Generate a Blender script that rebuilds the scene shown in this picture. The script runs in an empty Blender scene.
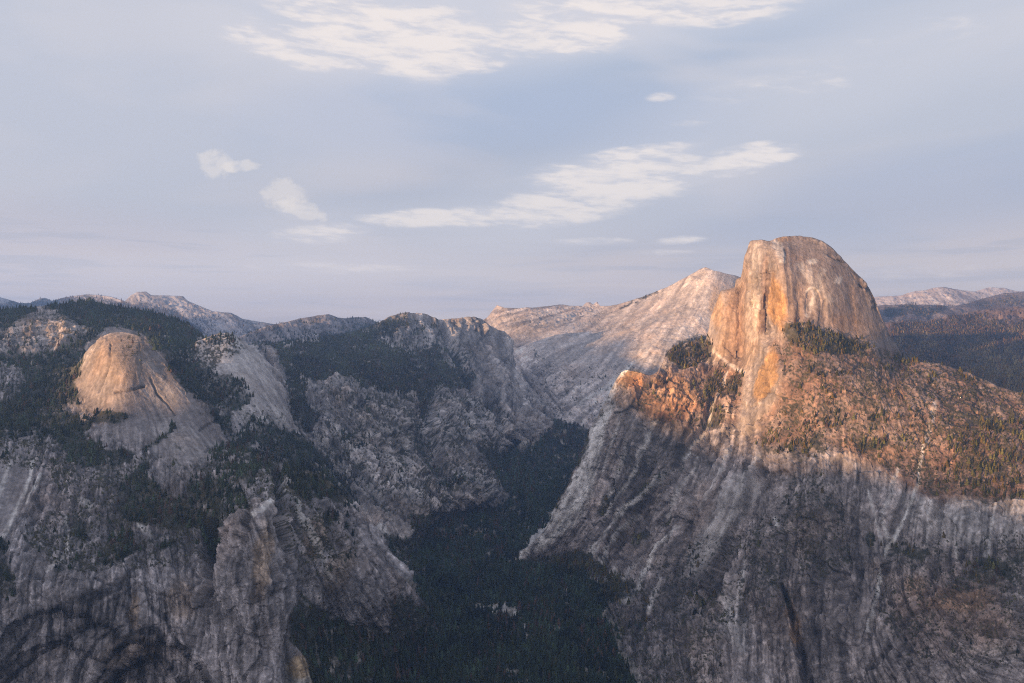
import bpy, math, random
import numpy as np

rng = np.random.default_rng(7)
random.seed(7)
F, CX, HY = 925.0, 512.0, 352.0          # focal length in pixels, principal column, horizon row
SUN_DIR = np.array([-0.695, -0.719, 0.0]); SUN_TAN = 0.05
SUN_DIR[:2] /= np.hypot(*SUN_DIR[:2])

scene = bpy.context.scene
col = scene.collection


# ------------------------------------------------------------------ noise helpers
def _hash(ix, iy, iz, seed):
    h = (ix.astype(np.uint32) * np.uint32(374761393) + iy.astype(np.uint32) * np.uint32(668265263)
         + iz.astype(np.uint32) * np.uint32(2246822519) + np.uint32(seed * 3266489917 & 0xffffffff))
    h = (h ^ (h >> np.uint32(13))) * np.uint32(1274126177)
    h = h ^ (h >> np.uint32(16))
    return (h & np.uint32(0xffff)).astype(np.float32) / 32767.5 - 1.0


def vnoise(p, seed=0):
    i = np.floor(p).astype(np.int64)
    f = (p - i).astype(np.float32)
    u = f * f * (3 - 2 * f)
    r = 0
    for a in (0, 1):
        wx = u[:, 0] if a else 1 - u[:, 0]
        for b in (0, 1):
            wy = u[:, 1] if b else 1 - u[:, 1]
            for c in (0, 1):
                wz = u[:, 2] if c else 1 - u[:, 2]
                r = r + wx * wy * wz * _hash(i[:, 0] + a, i[:, 1] + b, i[:, 2] + c, seed)
    return r


def fbm(p, octaves=4, seed=0, gain=0.5):
    r, a, s = 0, 1.0, 0.0
    for o in range(octaves):
        r = r + a * vnoise(p * 2.03 ** o + 17.3 * o, seed + o)
        s += a
        a *= gain
    return r / s


def ridged(p, octaves=4, seed=0, gain=0.55):
    r, a, s = 0, 1.0, 0.0
    for o in range(octaves):
        r = r + a * (1 - np.abs(vnoise(p * 2.07 ** o + 9.1 * o, seed + o)) * 2)
        s += a
        a *= gain
    return r / s


def blocks(p, seed):
    """jointed blocks: every cell a tilted facet; returns height, cell shade, distance to the joint"""
    b = np.floor(p - .5)
    f1 = np.full(len(p), 9., np.float32); f2 = f1.copy()
    hgt = np.zeros(len(p), np.float32); sh = hgt.copy()
    for k in range(8):
        c = b + np.array([k & 1, k >> 1 & 1, k >> 2 & 1])
        ci = c.astype(np.int64)
        h = [_hash(ci[:, 0], ci[:, 1], ci[:, 2], seed + j) for j in range(5)]
        d = (p - c - .5).astype(np.float32) - .34 * np.stack(h[:3], 1)
        dist = (d * d).sum(1)
        near = dist < f1
        f2 = np.where(near, f1, np.minimum(f2, dist))
        f1 = np.where(near, dist, f1)
        ht = .30 * h[3] + .38 * (h[4] * d[:, 0] + h[0] * d[:, 2] + h[3] * d[:, 1])
        hgt = np.where(near, ht, hgt); sh = np.where(near, h[4], sh)
    return hgt, sh, np.sqrt(f2) - np.sqrt(f1)


def sstep(a, b, x):
    t = np.clip((x - a) / (b - a), 0, 1)
    return t * t * (3 - 2 * t)


# ------------------------------------------------------------------ the survey raster: where rock, forest, scrub, scars and joints lie
RX0, RX1, RY0, RY1 = -120, 1150, 220, 790
gx, gy = np.meshgrid(np.arange(RX0, RX1, dtype=np.float32), np.arange(RY0, RY1, dtype=np.float32))
RH, RW = gx.shape


def n2(scale, seed, octaves=3):
    p = np.stack([gx.ravel() / scale, gy.ravel() / scale, np.full(gx.size, seed * 3.7)], 1)
    return fbm(p, octaves, seed).reshape(RH, RW)


warp_x = n2(14, 1, 3) * 5 + n2(4, 3, 2) * 2
warp_y = n2(14, 2, 3) * 5 + n2(4, 4, 2) * 2
wx_, wy_ = gx + warp_x, gy + warp_y


def blur(a, r):
    for ax in (0, 1):
        k = 2 * r + 1
        pad = [(0, 0), (0, 0)]
        pad[ax] = (r + 1, r)
        c = np.cumsum(np.pad(a, pad, mode='edge'), axis=ax)
        a = (np.take(c, np.arange(k, c.shape[ax]), ax) - np.take(c, np.arange(0, c.shape[ax] - k), ax)) / k
    return a.astype(np.float32)


def poly(pts, w=1.0, soft=2):
    X, Y = gx + w * warp_x, gy + w * warp_y
    inside = np.zeros(gx.shape, bool)
    n = len(pts)
    for i in range(n):
        x1, y1 = pts[i]
        x2, y2 = pts[(i + 1) % n]
        if y1 == y2:
            continue
        c = ((y1 > Y) != (y2 > Y)) & (X < (x2 - x1) * (Y - y1) / (y2 - y1) + x1)
        inside ^= c
    return blur(inside.astype(np.float32), soft) if soft else inside.astype(np.float32)


def line(pts, width, w=0.5, power=1.0):
    """soft mask round a polyline; width may be one number or one per point"""
    X, Y = gx + w * warp_x, gy + w * warp_y
    ws = width if isinstance(width, (list, tuple)) else [width] * len(pts)
    m = np.zeros(gx.shape, np.float32)
    for (x1, y1), (x2, y2), w1, w2 in zip(pts[:-1], pts[1:], ws[:-1], ws[1:]):
        dx, dy = x2 - x1, y2 - y1
        t = np.clip(((X - x1) * dx + (Y - y1) * dy) / (dx * dx + dy * dy + 1e-6), 0, 1)
        d = np.hypot(X - x1 - t * dx, Y - y1 - t * dy) / (w1 + (w2 - w1) * t)
        m = np.maximum(m, np.clip((1.15 - d) * 2.0, 0, 1))
    return m ** power


def ell(cx, cy, a, b, rot=0, w=1.0):
    X, Y = gx + w * warp_x - cx, gy + w * warp_y - cy
    c, s = math.cos(math.radians(rot)), math.sin(math.radians(rot))
    d = np.hypot((X * c + Y * s) / a, (-X * s + Y * c) / b)
    return sstep(1.25, 0.7, d)


forest = np.zeros_like(gx)


def put(target, mask, v):
    np.maximum(target, mask * v, out=target)


def cut(target, mask, v=0.0):
    target *= 1 - mask * (1 - v)


# --- forest
put(forest, poly([(-120, 300), (0, 303), (90, 294), (175, 311), (207, 333), (193, 345), (197, 365), (215, 371), (242, 380), (255, 398), (240, 408), (232, 420),
                  (240, 440), (226, 440), (205, 410), (182, 386), (160, 352), (142, 333), (122, 328), (108, 330), (90, 345), (80, 366), (72, 392), (84, 397),
                  (70, 406), (74, 414), (88, 420), (100, 411), (115, 408), (135, 415), (143, 418), (120, 425), (95, 425), (85, 436), (102, 446), (128, 450), (141, 453),
                  (130, 461), (110, 471), (95, 472), (72, 465), (60, 446), (50, 440), (40, 446), (30, 436), (10, 440), (-120, 432), (-120, 405), (12, 402), (22, 385), (20, 370), (-120, 362)]), 1)
cut(forest, poly([(-120, 350), (-20, 337), (8, 330), (20, 321), (30, 313), (42, 307), (54, 309), (62, 317), (76, 325), (92, 328), (96, 334), (80, 340), (62, 350), (40, 355), (18, 352)], .7), .1)
cut(forest, ell(8, 382, 16, 18), .25)
cut(forest, poly([(168, 352), (190, 345), (196, 352), (178, 362)]), .8)
put(forest, poly([(118, 490), (135, 470), (147, 462), (149, 478), (160, 490), (185, 502), (190, 482), (205, 475), (230, 480), (246, 495), (250, 505), (232, 515), (222, 526), (216, 542), (204, 542),
                  (200, 530), (170, 528), (140, 526), (125, 520), (112, 505)]), 1)
put(forest, poly([(200, 456), (222, 444), (240, 452), (256, 470), (255, 490), (230, 482), (205, 472)]), .7)
put(forest, poly([(95, 562), (110, 545), (124, 528), (136, 535), (137, 553), (122, 567), (95, 570)]), .9)
put(forest, ell(78, 530, 8, 10), .9); put(forest, ell(75, 548, 7, 8), .7)
put(forest, poly([(-120, 560), (6, 543), (12, 575), (20, 597), (-120, 600)]), .9)
put(forest, ell(62, 570, 12, 4), .8); put(forest, ell(165, 545, 12, 8), .6); put(forest, ell(110, 538, 10, 6), .4)
put(forest, line([(148, 462), (146, 450), (160, 440), (172, 428)], [4, 3, 3, 3]), .8)
for sx, sy in ((155, 452), (165, 448), (176, 444)):
    put(forest, line([(sx, sy), (sx + 12, sy + 14), (sx + 30, sy + 32)], [1.5, 1.5, 1]), .7)
put(forest, poly([(240, 425), (275, 428), (290, 436), (286, 446), (312, 456), (332, 475), (352, 495), (358, 517), (345, 507), (320, 500), (300, 506), (290, 495), (285, 475), (262, 470), (240, 462), (222, 444), (236, 440)]), .9)
put(forest, ell(327, 520, 9, 8), .9); put(forest, line([(345, 515), (352, 545), (345, 565)], 6), .6)
put(forest, line([(275, 480), (279, 515), (284, 545)], 4), .5)
put(forest, poly([(278, 345), (300, 385), (312, 400), (320, 412), (309, 432), (296, 428), (290, 405), (284, 372)]), 1)
put(forest, poly([(240, 338), (270, 343), (300, 338), (340, 333), (375, 323), (395, 320), (420, 325), (440, 345), (447, 362), (464, 380), (466, 392), (440, 387), (430, 397), (410, 392), (380, 391),
                  (365, 388), (352, 380), (330, 379), (312, 386), (300, 378), (288, 366), (275, 352)]), 1)
cut(forest, poly([(383, 336), (400, 331), (440, 336), (442, 350), (410, 352), (385, 347)]), .35)
put(forest, poly([(240, 335), (260, 325), (300, 318), (340, 315), (380, 320), (400, 312), (440, 316), (440, 330), (380, 330), (300, 345)]), .45)
cut(forest, ell(256, 334, 14, 5), .15); cut(forest, ell(293, 329, 13, 4), .15); cut(forest, ell(330, 320, 10, 4, 10), .5)
cut(forest, line([(286, 348), (300, 342), (318, 340)], 3), .3); cut(forest, line([(405, 316), (440, 313)], 3), .3); cut(forest, line([(410, 330), (425, 320), (432, 318)], 3), .2)
put(forest, line([(437, 318), (441, 330), (448, 345), (458, 362), (470, 380)], [2, 3, 4, 6, 8]), .9)
put(forest, line([(428, 395), (424, 425), (432, 452), (445, 475), (460, 482)], [7, 6, 5, 5, 6]), .7)
put(forest, ell(360, 410, 18, 10), .45); put(forest, ell(375, 455, 20, 9, 20), .5); put(forest, ell(345, 435, 12, 10, 40), .5); put(forest, ell(400, 470, 16, 8, 30), .6)
put(forest, ell(365, 480, 12, 6, 45), .5); put(forest, ell(470, 450, 12, 6), .5); put(forest, ell(395, 420, 14, 5), .4)
put(forest, line([(250, 428), (290, 440), (315, 458), (350, 497)], [7, 10, 13, 10]), 1)
put(forest, line([(186, 346), (206, 335)], 3, .3), .7)
# canyon floor and main valley
put(forest, poly([(480, 448), (505, 447), (535, 442), (556, 418), (575, 425), (592, 430), (590, 450), (575, 470), (562, 500), (548, 525), (525, 548), (513, 560), (545, 556), (580, 548), (602, 562),
                  (612, 575), (640, 585), (622, 600), (600, 612), (612, 640), (640, 690), (660, 790), (300, 790), (312, 690), (302, 660), (288, 640), (290, 602), (302, 596), (312, 603), (332, 611),
                  (346, 622), (372, 622), (386, 630), (388, 612), (386, 600), (396, 592), (412, 602), (424, 607), (412, 575), (398, 560), (388, 545), (376, 532), (400, 540), (415, 530), (408, 518), (440, 512), (490, 508), (510, 498), (492, 480)], .7), 1)
cut(forest, line([(478, 608), (492, 610), (506, 607), (518, 617), (524, 628), (525, 637)], [3.5, 4.5, 6, 4.5, 3, 3.5], .6), .12)
cut(forest, line([(556, 630), (562, 633), (561, 638)], 1.5, .3), .1)
cut(forest, ell(563, 444, 5, 4), .1); cut(forest, ell(573, 457, 6, 2), .1); cut(forest, ell(330, 625, 10, 14), .8); cut(forest, ell(328, 665, 9, 9), .6); cut(forest, ell(345, 678, 8, 4), .3)
cut(forest, ell(490, 535, 14, 6), .75); cut(forest, ell(480, 492, 14, 8), .4)
for cx, cy in ((418, 660), (428, 668), (470, 678), (480, 680)):
    cut(forest, ell(cx, cy, 2.5, 2, 0, .2), .0)
# half dome massif
put(forest, poly([(663, 352), (672, 344), (690, 338), (705, 335), (713, 346), (708, 356), (696, 370), (683, 373), (669, 365)], .5), 1)
put(forest, poly([(768, 333), (785, 325), (795, 321), (808, 322), (820, 329), (842, 334), (860, 340), (872, 346), (865, 352), (845, 356), (820, 355), (800, 350), (785, 341)], .7), 1)
cut(forest, poly([(766, 326), (778, 326), (788, 338), (780, 344), (770, 338)], .4), .2)
put(forest, poly([(697, 405), (702, 387), (714, 371), (728, 362), (723, 380), (716, 392), (706, 410)], .6), .75)
put(forest, poly([(717, 398), (727, 381), (737, 373), (746, 372), (746, 386), (738, 396)], .6), .9)
put(forest, poly([(750, 441), (775, 430), (785, 415), (795, 400), (808, 395), (838, 400), (846, 420), (839, 440), (831, 456), (810, 462), (790, 455), (765, 455)]), .62)
put(forest, poly([(925, 482), (940, 460), (945, 440), (957, 430), (975, 425), (1000, 418), (1150, 410), (1150, 490), (1010, 502), (985, 506), (960, 496), (930, 496)]), .66)
put(forest, poly([(853, 443), (880, 436), (894, 442), (880, 452), (860, 456)]), .9)
put(forest, ell(830, 372, 30, 9, 8), .6); put(forest, ell(800, 385, 12, 14), .5); put(forest, ell(880, 420, 20, 12), .4)
put(forest, poly([(890, 352), (940, 362), (985, 378), (1024, 391), (1150, 430), (1150, 440), (1000, 392), (940, 370), (890, 362)]), .6)
for a in ((805, 510, 25, 25, 0, .45), (918, 553, 14, 7, 0, .9), (943, 562, 12, 4, 0, .7), (988, 572, 26, 14, 8, .85), (1005, 655, 30, 6, 0, .8), (978, 650, 14, 4, 0, .7), (955, 630, 12, 3, 0, .6),
          (1020, 560, 8, 8, 0, .7), (740, 545, 14, 9, 0, .6), (700, 600, 14, 14, 0, .5), (605, 505, 6, 14, 30, .8), (645, 490, 10, 6, -30, .7), (640, 540, 10, 6, -30, .7), (670, 520, 12, 5, -30, .5),
          (700, 555, 18, 6, -15, .45), (870, 540, 5, 8, 0, .9), (897, 550, 5, 9, 0, .8), (756, 500, 9, 16, 20, .4), (715, 590, 12, 6, -20, .6), (775, 585, 5, 4, 0, .9), (680, 640, 25, 25, 0, .3), (640, 600, 25, 12, 0, .35),
          (850, 490, 25, 8, 0, .3), (985, 610, 30, 5, 0, .3), (770, 570, 8, 6, 0, .7), (915, 572, 8, 5, 0, .6), (940, 540, 9, 5, 0, .6), (692, 425, 9, 10, 0, .6), (716, 420, 9, 18, 15, .7)):
    put(forest, ell(*a[:5]), a[5])
# far hills
near_forest = forest
forest = np.zeros_like(gx)
put(forest, poly([(890, 322), (935, 320), (960, 313), (1000, 310), (1150, 305), (1150, 440), (880, 440)]), .9)
cut(forest, ell(1020, 315, 36, 9, -5), .25); cut(forest, ell(945, 317, 22, 2.5, -12), .2)
put(forest, poly([(880, 306), (930, 304), (960, 306), (940, 316), (880, 318)]), .9); put(forest, poly([(960, 305), (985, 297), (1150, 288), (1150, 305), (980, 306)]), .6)
cut(forest, ell(926, 306, 12, 3, 8), .2)
far_forest = forest
forest = near_forest
put(forest, poly([(180, 318), (215, 312), (245, 320), (262, 325), (262, 345), (195, 345)]), .5); cut(forest, ell(225, 326, 10, 4), .1)
put(forest, line([(620, 308), (640, 299), (657, 292)], [1.5, 2.5, 2]), .8)

# --- thin scrub
scrub = np.zeros_like(gx)
put(scrub, poly([(-120, 430), (60, 440), (130, 450), (150, 470), (120, 500), (140, 530), (200, 530), (205, 560), (130, 572), (60, 575), (20, 540), (60, 500), (50, 470), (-120, 470)]), .65)
put(scrub, poly([(185, 470), (240, 455), (330, 480), (355, 510), (350, 560), (330, 600), (300, 600), (275, 500), (250, 510)]), .55)
put(scrub, poly([(8, 330), (45, 306), (95, 330), (80, 342), (30, 352), (-30, 350)]), .5)
put(scrub, ell(8, 382, 22, 22), .6)
put(scrub, poly([(185, 345), (225, 332), (243, 340), (246, 352), (225, 358), (215, 372), (195, 365)]), .75)
put(scrub, ell(135, 345, 12, 15), .45); put(scrub, ell(265, 415, 26, 14), .4)
put(scrub, poly([(305, 390), (340, 378), (440, 380), (500, 400), (520, 430), (500, 470), (490, 505), (400, 520), (330, 470), (305, 420)]), .6)
put(scrub, poly([(383, 336), (440, 332), (480, 350), (470, 390), (400, 352)]), .6)
put(scrub, poly([(450, 325), (470, 350), (500, 380), (520, 420), (450, 390)]), .2)
put(scrub, poly([(770, 345), (900, 350), (1000, 388), (1150, 420), (1150, 520), (930, 490), (850, 450), (760, 440), (790, 390)]), .66)
put(scrub, poly([(600, 590), (640, 570), (700, 540), (760, 520), (790, 470), (840, 470), (850, 560), (800, 600), (720, 640), (740, 790), (630, 790)]), .5)
put(scrub, poly([(880, 540), (1150, 530), (1150, 700), (900, 660), (870, 600)]), .5)
put(scrub, poly([(625, 385), (700, 380), (740, 375), (740, 420), (690, 430), (640, 420)]), .45)
put(scrub, poly([(530, 345), (560, 365), (640, 360), (650, 400), (560, 440), (540, 400)]), .35)
put(scrub, poly([(500, 305), (560, 303), (620, 310), (600, 330), (500, 330)]), .25)
put(scrub, poly([(620, 450), (660, 440), (690, 470), (600, 570), (580, 560), (600, 500)]), .35)
put(scrub, poly([(780, 300), (800, 300), (800, 330), (780, 330)]), .2)

# --- pale scars, chutes and talus (bare bright granite)
pale = np.zeros_like(gx)
for pts, w, v in [
    ([(612, 385), (603, 415), (596, 445), (588, 470), (580, 492), (572, 508), (555, 525), (535, 543), (514, 558)], [4, 6, 8, 9, 13, 13, 11, 9, 4], .95),
    ([(714, 398), (708, 425), (692, 446), (682, 458)], [1.5, 2, 3.5, 3], .8), ([(649, 440), (641, 458), (626, 488), (607, 515)], [1.5, 2.5, 2, 3], .6),
    ([(670, 470), (642, 495), (622, 513), (600, 543), (590, 558)], [3, 2, 2.5, 3, 4], .75), ([(636, 515), (620, 532), (602, 560)], [2, 2, 3], .7),
    ([(678, 526), (660, 548), (648, 565), (638, 590), (625, 600)], [1.5, 3, 2.5, 3, 6], .75), ([(616, 572), (600, 582), (592, 590)], [3, 6, 3], .6),
    ([(923, 440), (918, 482), (905, 515), (890, 545), (883, 572), (875, 605), (868, 628)], [1.5, 2, 2, 2.5, 2, 2, 3], .8),
    ([(897, 470), (889, 505), (884, 522), (888, 545)], [2, 2.5, 2, 1.5], .5), ([(868, 492), (880, 535), (884, 548)], 1.5, .6),
    ([(934, 405), (926, 440)], 3, .35), ([(996, 505), (990, 535), (987, 556)], [1.5, 2, 3.5], .65), ([(967, 500), (962, 530), (958, 556)], [2, 2, 3], .4),
    ([(952, 500), (950, 520)], 3, .3), ([(34, 460), (26, 490), (14, 517), (-2, 548)], [2, 2, 3, 3], .7), ([(39, 476), (27, 507)], 2, .6), ([(10, 465), (-4, 500)], 3, .4),
    ([(66, 520), (68, 548), (60, 563), (48, 572)], [1.5, 2, 2, 2], .6), ([(284, 480), (295, 503), (306, 532), (318, 553), (330, 578)], [2, 3, 2.5, 3, 2], .6),
    ([(290, 495), (296, 508)], 4, .4), ([(372, 522), (392, 540), (404, 552), (415, 560)], [1, 2.5, 3, 2], .8), ([(478, 610), (492, 612), (506, 608), (518, 617), (524, 630)], [3, 4, 4, 3, 3], .42),
    ([(780, 526), (776, 519)], 2.5, .9), ([(590, 408), (545, 432)], 1.5, 0), ([(648, 352), (600, 390), (578, 405)], [1.5, 2, 2], .8), ([(622, 375), (588, 398)], 1.5, .5),
    ([(705, 345), (722, 358), (738, 370), (746, 373)], [1, 1.5, 2, 1.5], .5), ([(728, 372), (718, 395), (712, 405)], 1.5, .6), ([(312, 425), (330, 450), (345, 470)], [2, 4, 2], .4),
    ([(335, 425), (350, 448), (362, 455)], [2, 3, 2], .35), ([(368, 438), (395, 432), (412, 445)], [4, 6, 4], .4), ([(255, 515), (268, 505)], 3, .8),
    ([(140, 525), (150, 535)], 4, .5), ([(80, 503), (90, 508)], 4, .35)]:
    if v:
        put(pale, line(pts, w, .45), v)
put(pale, poly([(745, 470), (760, 480), (728, 530), (700, 578), (683, 582), (700, 535), (725, 490)], .7, 3), .35)
put(pale, ell(735, 620, 12, 34, -12), .3)
put(pale, ell(812, 262, 6, 3, -20, .5), .5); put(pale, line([(822, 270), (815, 290), (808, 315)], 3, .7), .35); put(pale, ell(838, 280, 5, 3, -30, .4), .5)
put(pale, line([(806, 292), (812, 287), (819, 291)], 1.2, .3), .5); put(pale, line([(776, 245), (783, 262)], 4, .8), .5); put(pale, line([(800, 265), (830, 300)], 4, .8), .2)

put(pale, poly([(900, 500), (1150, 500), (1150, 540), (960, 548), (905, 530)], .8, 4), .22)
put(pale, poly([(150, 430), (170, 415), (205, 430), (222, 445), (200, 470), (175, 455)], .5, 4), .2)
for sx in (915, 931, 944, 958, 1008, 1018):
    put(pale, line([(sx, 500), (sx - 3, 530 + (sx * 7) % 25)], 2, .6), .35)
for a, b, c_, d_ in ((622, 410, 602, 470), (630, 440, 604, 505), (655, 420, 640, 455), (700, 460, 668, 515), (730, 450, 700, 510), (745, 560, 735, 610), (640, 560, 615, 590), (760, 455, 742, 480), (665, 580, 650, 610)):
    put(pale, line([(a, b), ((a + c_) / 2 + 2, (b + d_) / 2 - 2), (c_, d_)], [1.5, 2.5, 3], .6), .4)
for a, b, c_, d_ in ((320, 440, 350, 475), (345, 450, 372, 490), (365, 470, 392, 515), (385, 455, 410, 490), (330, 470, 350, 500), (440, 430, 470, 436), (455, 445, 500, 455), (450, 400, 490, 404), (455, 470, 490, 490), (380, 440, 405, 438)):
    put(pale, line([(a, b), (c_, d_)], [2.5, 4], .8), .3)
put(pale, poly([(140, 350), (165, 362), (222, 440), (205, 470), (180, 475), (150, 450), (100, 435), (90, 430), (150, 415)], .4, 6), .08)
put(pale, poly([(196, 352), (225, 331), (262, 352), (291, 416), (285, 432), (240, 425), (235, 400), (250, 398)], .3, 4), .34)
put(pale, line([(757, 246), (755, 290), (752, 335)], [4, 6, 7], .5), .2)
# darkly varnished or lichen-covered tracts
varnish = np.zeros_like(gx)
for p_, v in (([(622, 395), (660, 415), (700, 430), (690, 470), (640, 540), (600, 575), (585, 560), (612, 520), (625, 470)], .5), ([(778, 500), (845, 492), (870, 515), (872, 570), (860, 640), (820, 683), (770, 640), (750, 570), (762, 520)], .42),
              ([(690, 520), (730, 540), (715, 600), (690, 680), (640, 690), (625, 610), (660, 575)], .4), ([(880, 560), (930, 545), (1150, 560), (1150, 640), (900, 640)], .25), ([(275, 480), (300, 540), (350, 590), (330, 610), (290, 600), (278, 560)], .4),
              ([(320, 470), (420, 500), (410, 540), (350, 490)], .3), ([(100, 480), (200, 530), (200, 560), (80, 560), (60, 510)], .35), ([(0, 610), (60, 600), (130, 595), (170, 640), (190, 683), (80, 683), (0, 683)], .25), ([(330, 400), (420, 400), (425, 450), (360, 440)], .25)):
    put(varnish, poly(p_, 1.2, 6), v)
# --- warm stained rock, sun gold painted on the face panels; dark streaks, cracks, recesses
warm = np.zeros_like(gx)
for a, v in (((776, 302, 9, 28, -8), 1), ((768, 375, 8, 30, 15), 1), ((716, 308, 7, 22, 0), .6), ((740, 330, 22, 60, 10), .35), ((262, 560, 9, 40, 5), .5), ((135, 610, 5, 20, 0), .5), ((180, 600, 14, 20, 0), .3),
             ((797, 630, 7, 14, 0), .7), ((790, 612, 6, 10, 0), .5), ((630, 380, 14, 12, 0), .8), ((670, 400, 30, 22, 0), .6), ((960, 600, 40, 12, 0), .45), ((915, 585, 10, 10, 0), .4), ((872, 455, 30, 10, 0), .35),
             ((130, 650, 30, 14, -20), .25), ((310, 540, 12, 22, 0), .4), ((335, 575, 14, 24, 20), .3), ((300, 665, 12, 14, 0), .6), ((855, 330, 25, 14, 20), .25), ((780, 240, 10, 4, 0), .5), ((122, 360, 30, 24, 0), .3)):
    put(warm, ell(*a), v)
dark = np.zeros_like(gx)
for pts, w, v in [
    ([(-20, 690), (0, 668), (15, 647), (32, 629), (52, 610), (76, 603), (96, 598), (112, 592), (121, 585), (129, 577)], [3, 3, 3, 3, 3, 4, 5, 5, 3, 2], .8),
    ([(0, 690), (12, 676), (32, 660), (60, 641), (82, 631), (100, 622)], [2.5, 3, 2.5, 2, 3, 3], .9), ([(78, 683), (84, 662), (99, 641), (113, 631), (124, 626)], [1.5, 2, 2, 1.5, 1], .7),
    ([(92, 690), (110, 657), (130, 638), (145, 630), (158, 631), (166, 640)], [2, 3, 3, 4, 5, 3], .85), ([(100, 690), (120, 671), (140, 661), (155, 655), (166, 661), (176, 671), (184, 685)], [2, 4, 4, 3.5, 2, 1.5, 1.5], 1),
    ([(129, 572), (129, 622)], [2, 1.5], .9), ([(95, 580), (114, 587), (128, 580)], 1.5, .7), ([(165, 614), (174, 638), (187, 651)], [1.5, 2, 1.5], .7), ([(150, 606), (168, 620)], 2.5, .6),
    ([(187, 560), (200, 580), (190, 590)], 1.5, .4), ([(210, 530), (210, 570), (206, 622)], [8, 6, 2], 1), ([(278, 480), (280, 520), (284, 560)], [3, 3, 2], .7),
    ([(783, 585), (793, 618), (800, 650), (811, 700)], [1.5, 2.5, 3, 5], .9), ([(866, 671), (880, 662), (889, 647), (887, 638)], [2, 3.5, 3, 1], .95), ([(898, 655), (905, 640)], 3, .7), ([(910, 650), (940, 660), (965, 672)], 1.5, .5),
    ([(900, 625), (915, 612), (930, 602)], 1.5, .6), ([(768, 262), (767, 290), (765, 320)], [1, 1.2, 1.5], .5), ([(757, 270), (760, 300)], 1.5, .3), ([(112, 345), (108, 365), (100, 392)], [1, 1.5, 1], .6),
    ([(115, 393), (130, 390), (144, 386)], [1, 1.5, 1], .8), ([(150, 378), (158, 395), (175, 415)], 1, .6), ([(200, 431), (210, 424), (216, 421)], [1, 1.5, 1], .7), ([(205, 452), (212, 448), (220, 452)], 1, .6),
    ([(645, 420), (660, 415), (690, 420)], 4, .5), ([(630, 400), (645, 412), (670, 425)], 4, .5), ([(830, 255), (845, 262)], 1, .4), ([(860, 286), (864, 288)], 1.2, .8), ([(800, 300), (798, 325)], 2, .25), ([(825, 300), (820, 325)], 2, .3),
    ([(785, 250), (789, 280), (790, 318)], 2, .3), ([(500, 340), (503, 365)], 4, .3)]:
    put(dark, line(pts, w, .4), v)
# seepage curtains under the arch roofs
drip = poly([(50, 606), (95, 598), (125, 592), (128, 615), (110, 628), (80, 634), (55, 648), (40, 640)], .6, 3)
drip = np.maximum(drip, poly([(140, 635), (165, 638), (172, 660), (150, 656)], .5, 2) * .7)
drip = np.maximum(drip, poly([(800, 620), (900, 640), (930, 690), (780, 700)], .8, 6) * .5)
drip = np.maximum(drip, poly([(205, 520), (218, 520), (214, 600), (204, 620)], .5, 2) * .7)

soil_sunglow = np.zeros_like(gx)  # red-brown ground, deepened on the apron to carry redder low sunlight
put(soil_sunglow, poly([(770, 340), (900, 352), (1000, 386), (1150, 430), (1150, 510), (930, 500), (850, 452), (750, 446), (785, 390)], .8, 6), .85)
put(soil_sunglow, poly([(622, 375), (660, 375), (700, 360), (745, 375), (740, 425), (690, 432), (640, 415)], .6, 3), .7)
put(soil_sunglow, ell(950, 610, 60, 50, 0), .35); put(soil_sunglow, ell(70, 490, 60, 40, 0), .2)
patina_shade = np.zeros_like(gx)  # lichen browning together with painted shade
put(patina_shade, poly([(772, 240), (800, 234), (845, 256), (885, 320), (906, 362), (860, 345), (800, 324), (789, 326), (784, 300), (778, 265)], .15, 2), .42)  # lichen brown, also standing in for weaker light on the dome body
put(patina_shade, poly([(724, 292), (745, 285), (750, 330), (742, 372), (728, 362)], .3, 3), .5)
put(patina_shade, line([(766, 256), (764, 290), (762, 330)], [2, 4, 4.5], .4), .7)  # painted shade of the return wall beside the panel
put(patina_shade, poly([(70, 390), (100, 334), (122, 326), (150, 338), (190, 388), (228, 446), (200, 472), (160, 455), (90, 430)], .3, 6), .38)  # rock darkened to dim the direct sun on the left dome
# carve depth (pixels) for joints and gullies, bulge for ribs
carve = np.zeros_like(gx)
put(carve, line([(210, 526), (210, 570), (206, 630)], [9, 7, 3], .4), 22)
put(carve, line([(278, 470), (281, 520), (286, 565)], [6, 6, 4], .5), 16)
put(carve, line([(783, 585), (793, 618), (800, 650), (811, 700)], [2, 4, 5, 7], .5), 12)
put(carve, line([(428, 392), (424, 425), (432, 452), (445, 478)], [11, 10, 10, 10], .6), 10)
put(carve, line([(316, 400), (310, 430), (325, 455), (350, 490), (372, 520)], [9, 9, 8, 8, 7], .6), 8)
put(carve, line([(712, 398), (704, 428), (684, 456), (650, 500), (620, 545)], [3, 4, 5, 5, 5], .6), 8)
put(carve, line([(890, 545), (878, 600), (866, 640)], [4, 5, 5], .5), 8)
put(carve, line([(440, 318), (455, 355), (475, 390)], [3, 4, 5], .5), 9)
put(carve, line([(485, 400), (505, 435), (525, 450)], [4, 4, 4], .5), 9)
put(carve, line([(760, 470), (735, 540), (705, 600)], [6, 8, 8], .8), 12)
put(carve, line([(845, 470), (838, 540), (850, 600)], [6, 8, 8], .8), 9)
put(carve, line([(940, 500), (935, 560), (925, 610)], [5, 6, 6], .8), 7)
put(carve, dark, 3.0)

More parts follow.
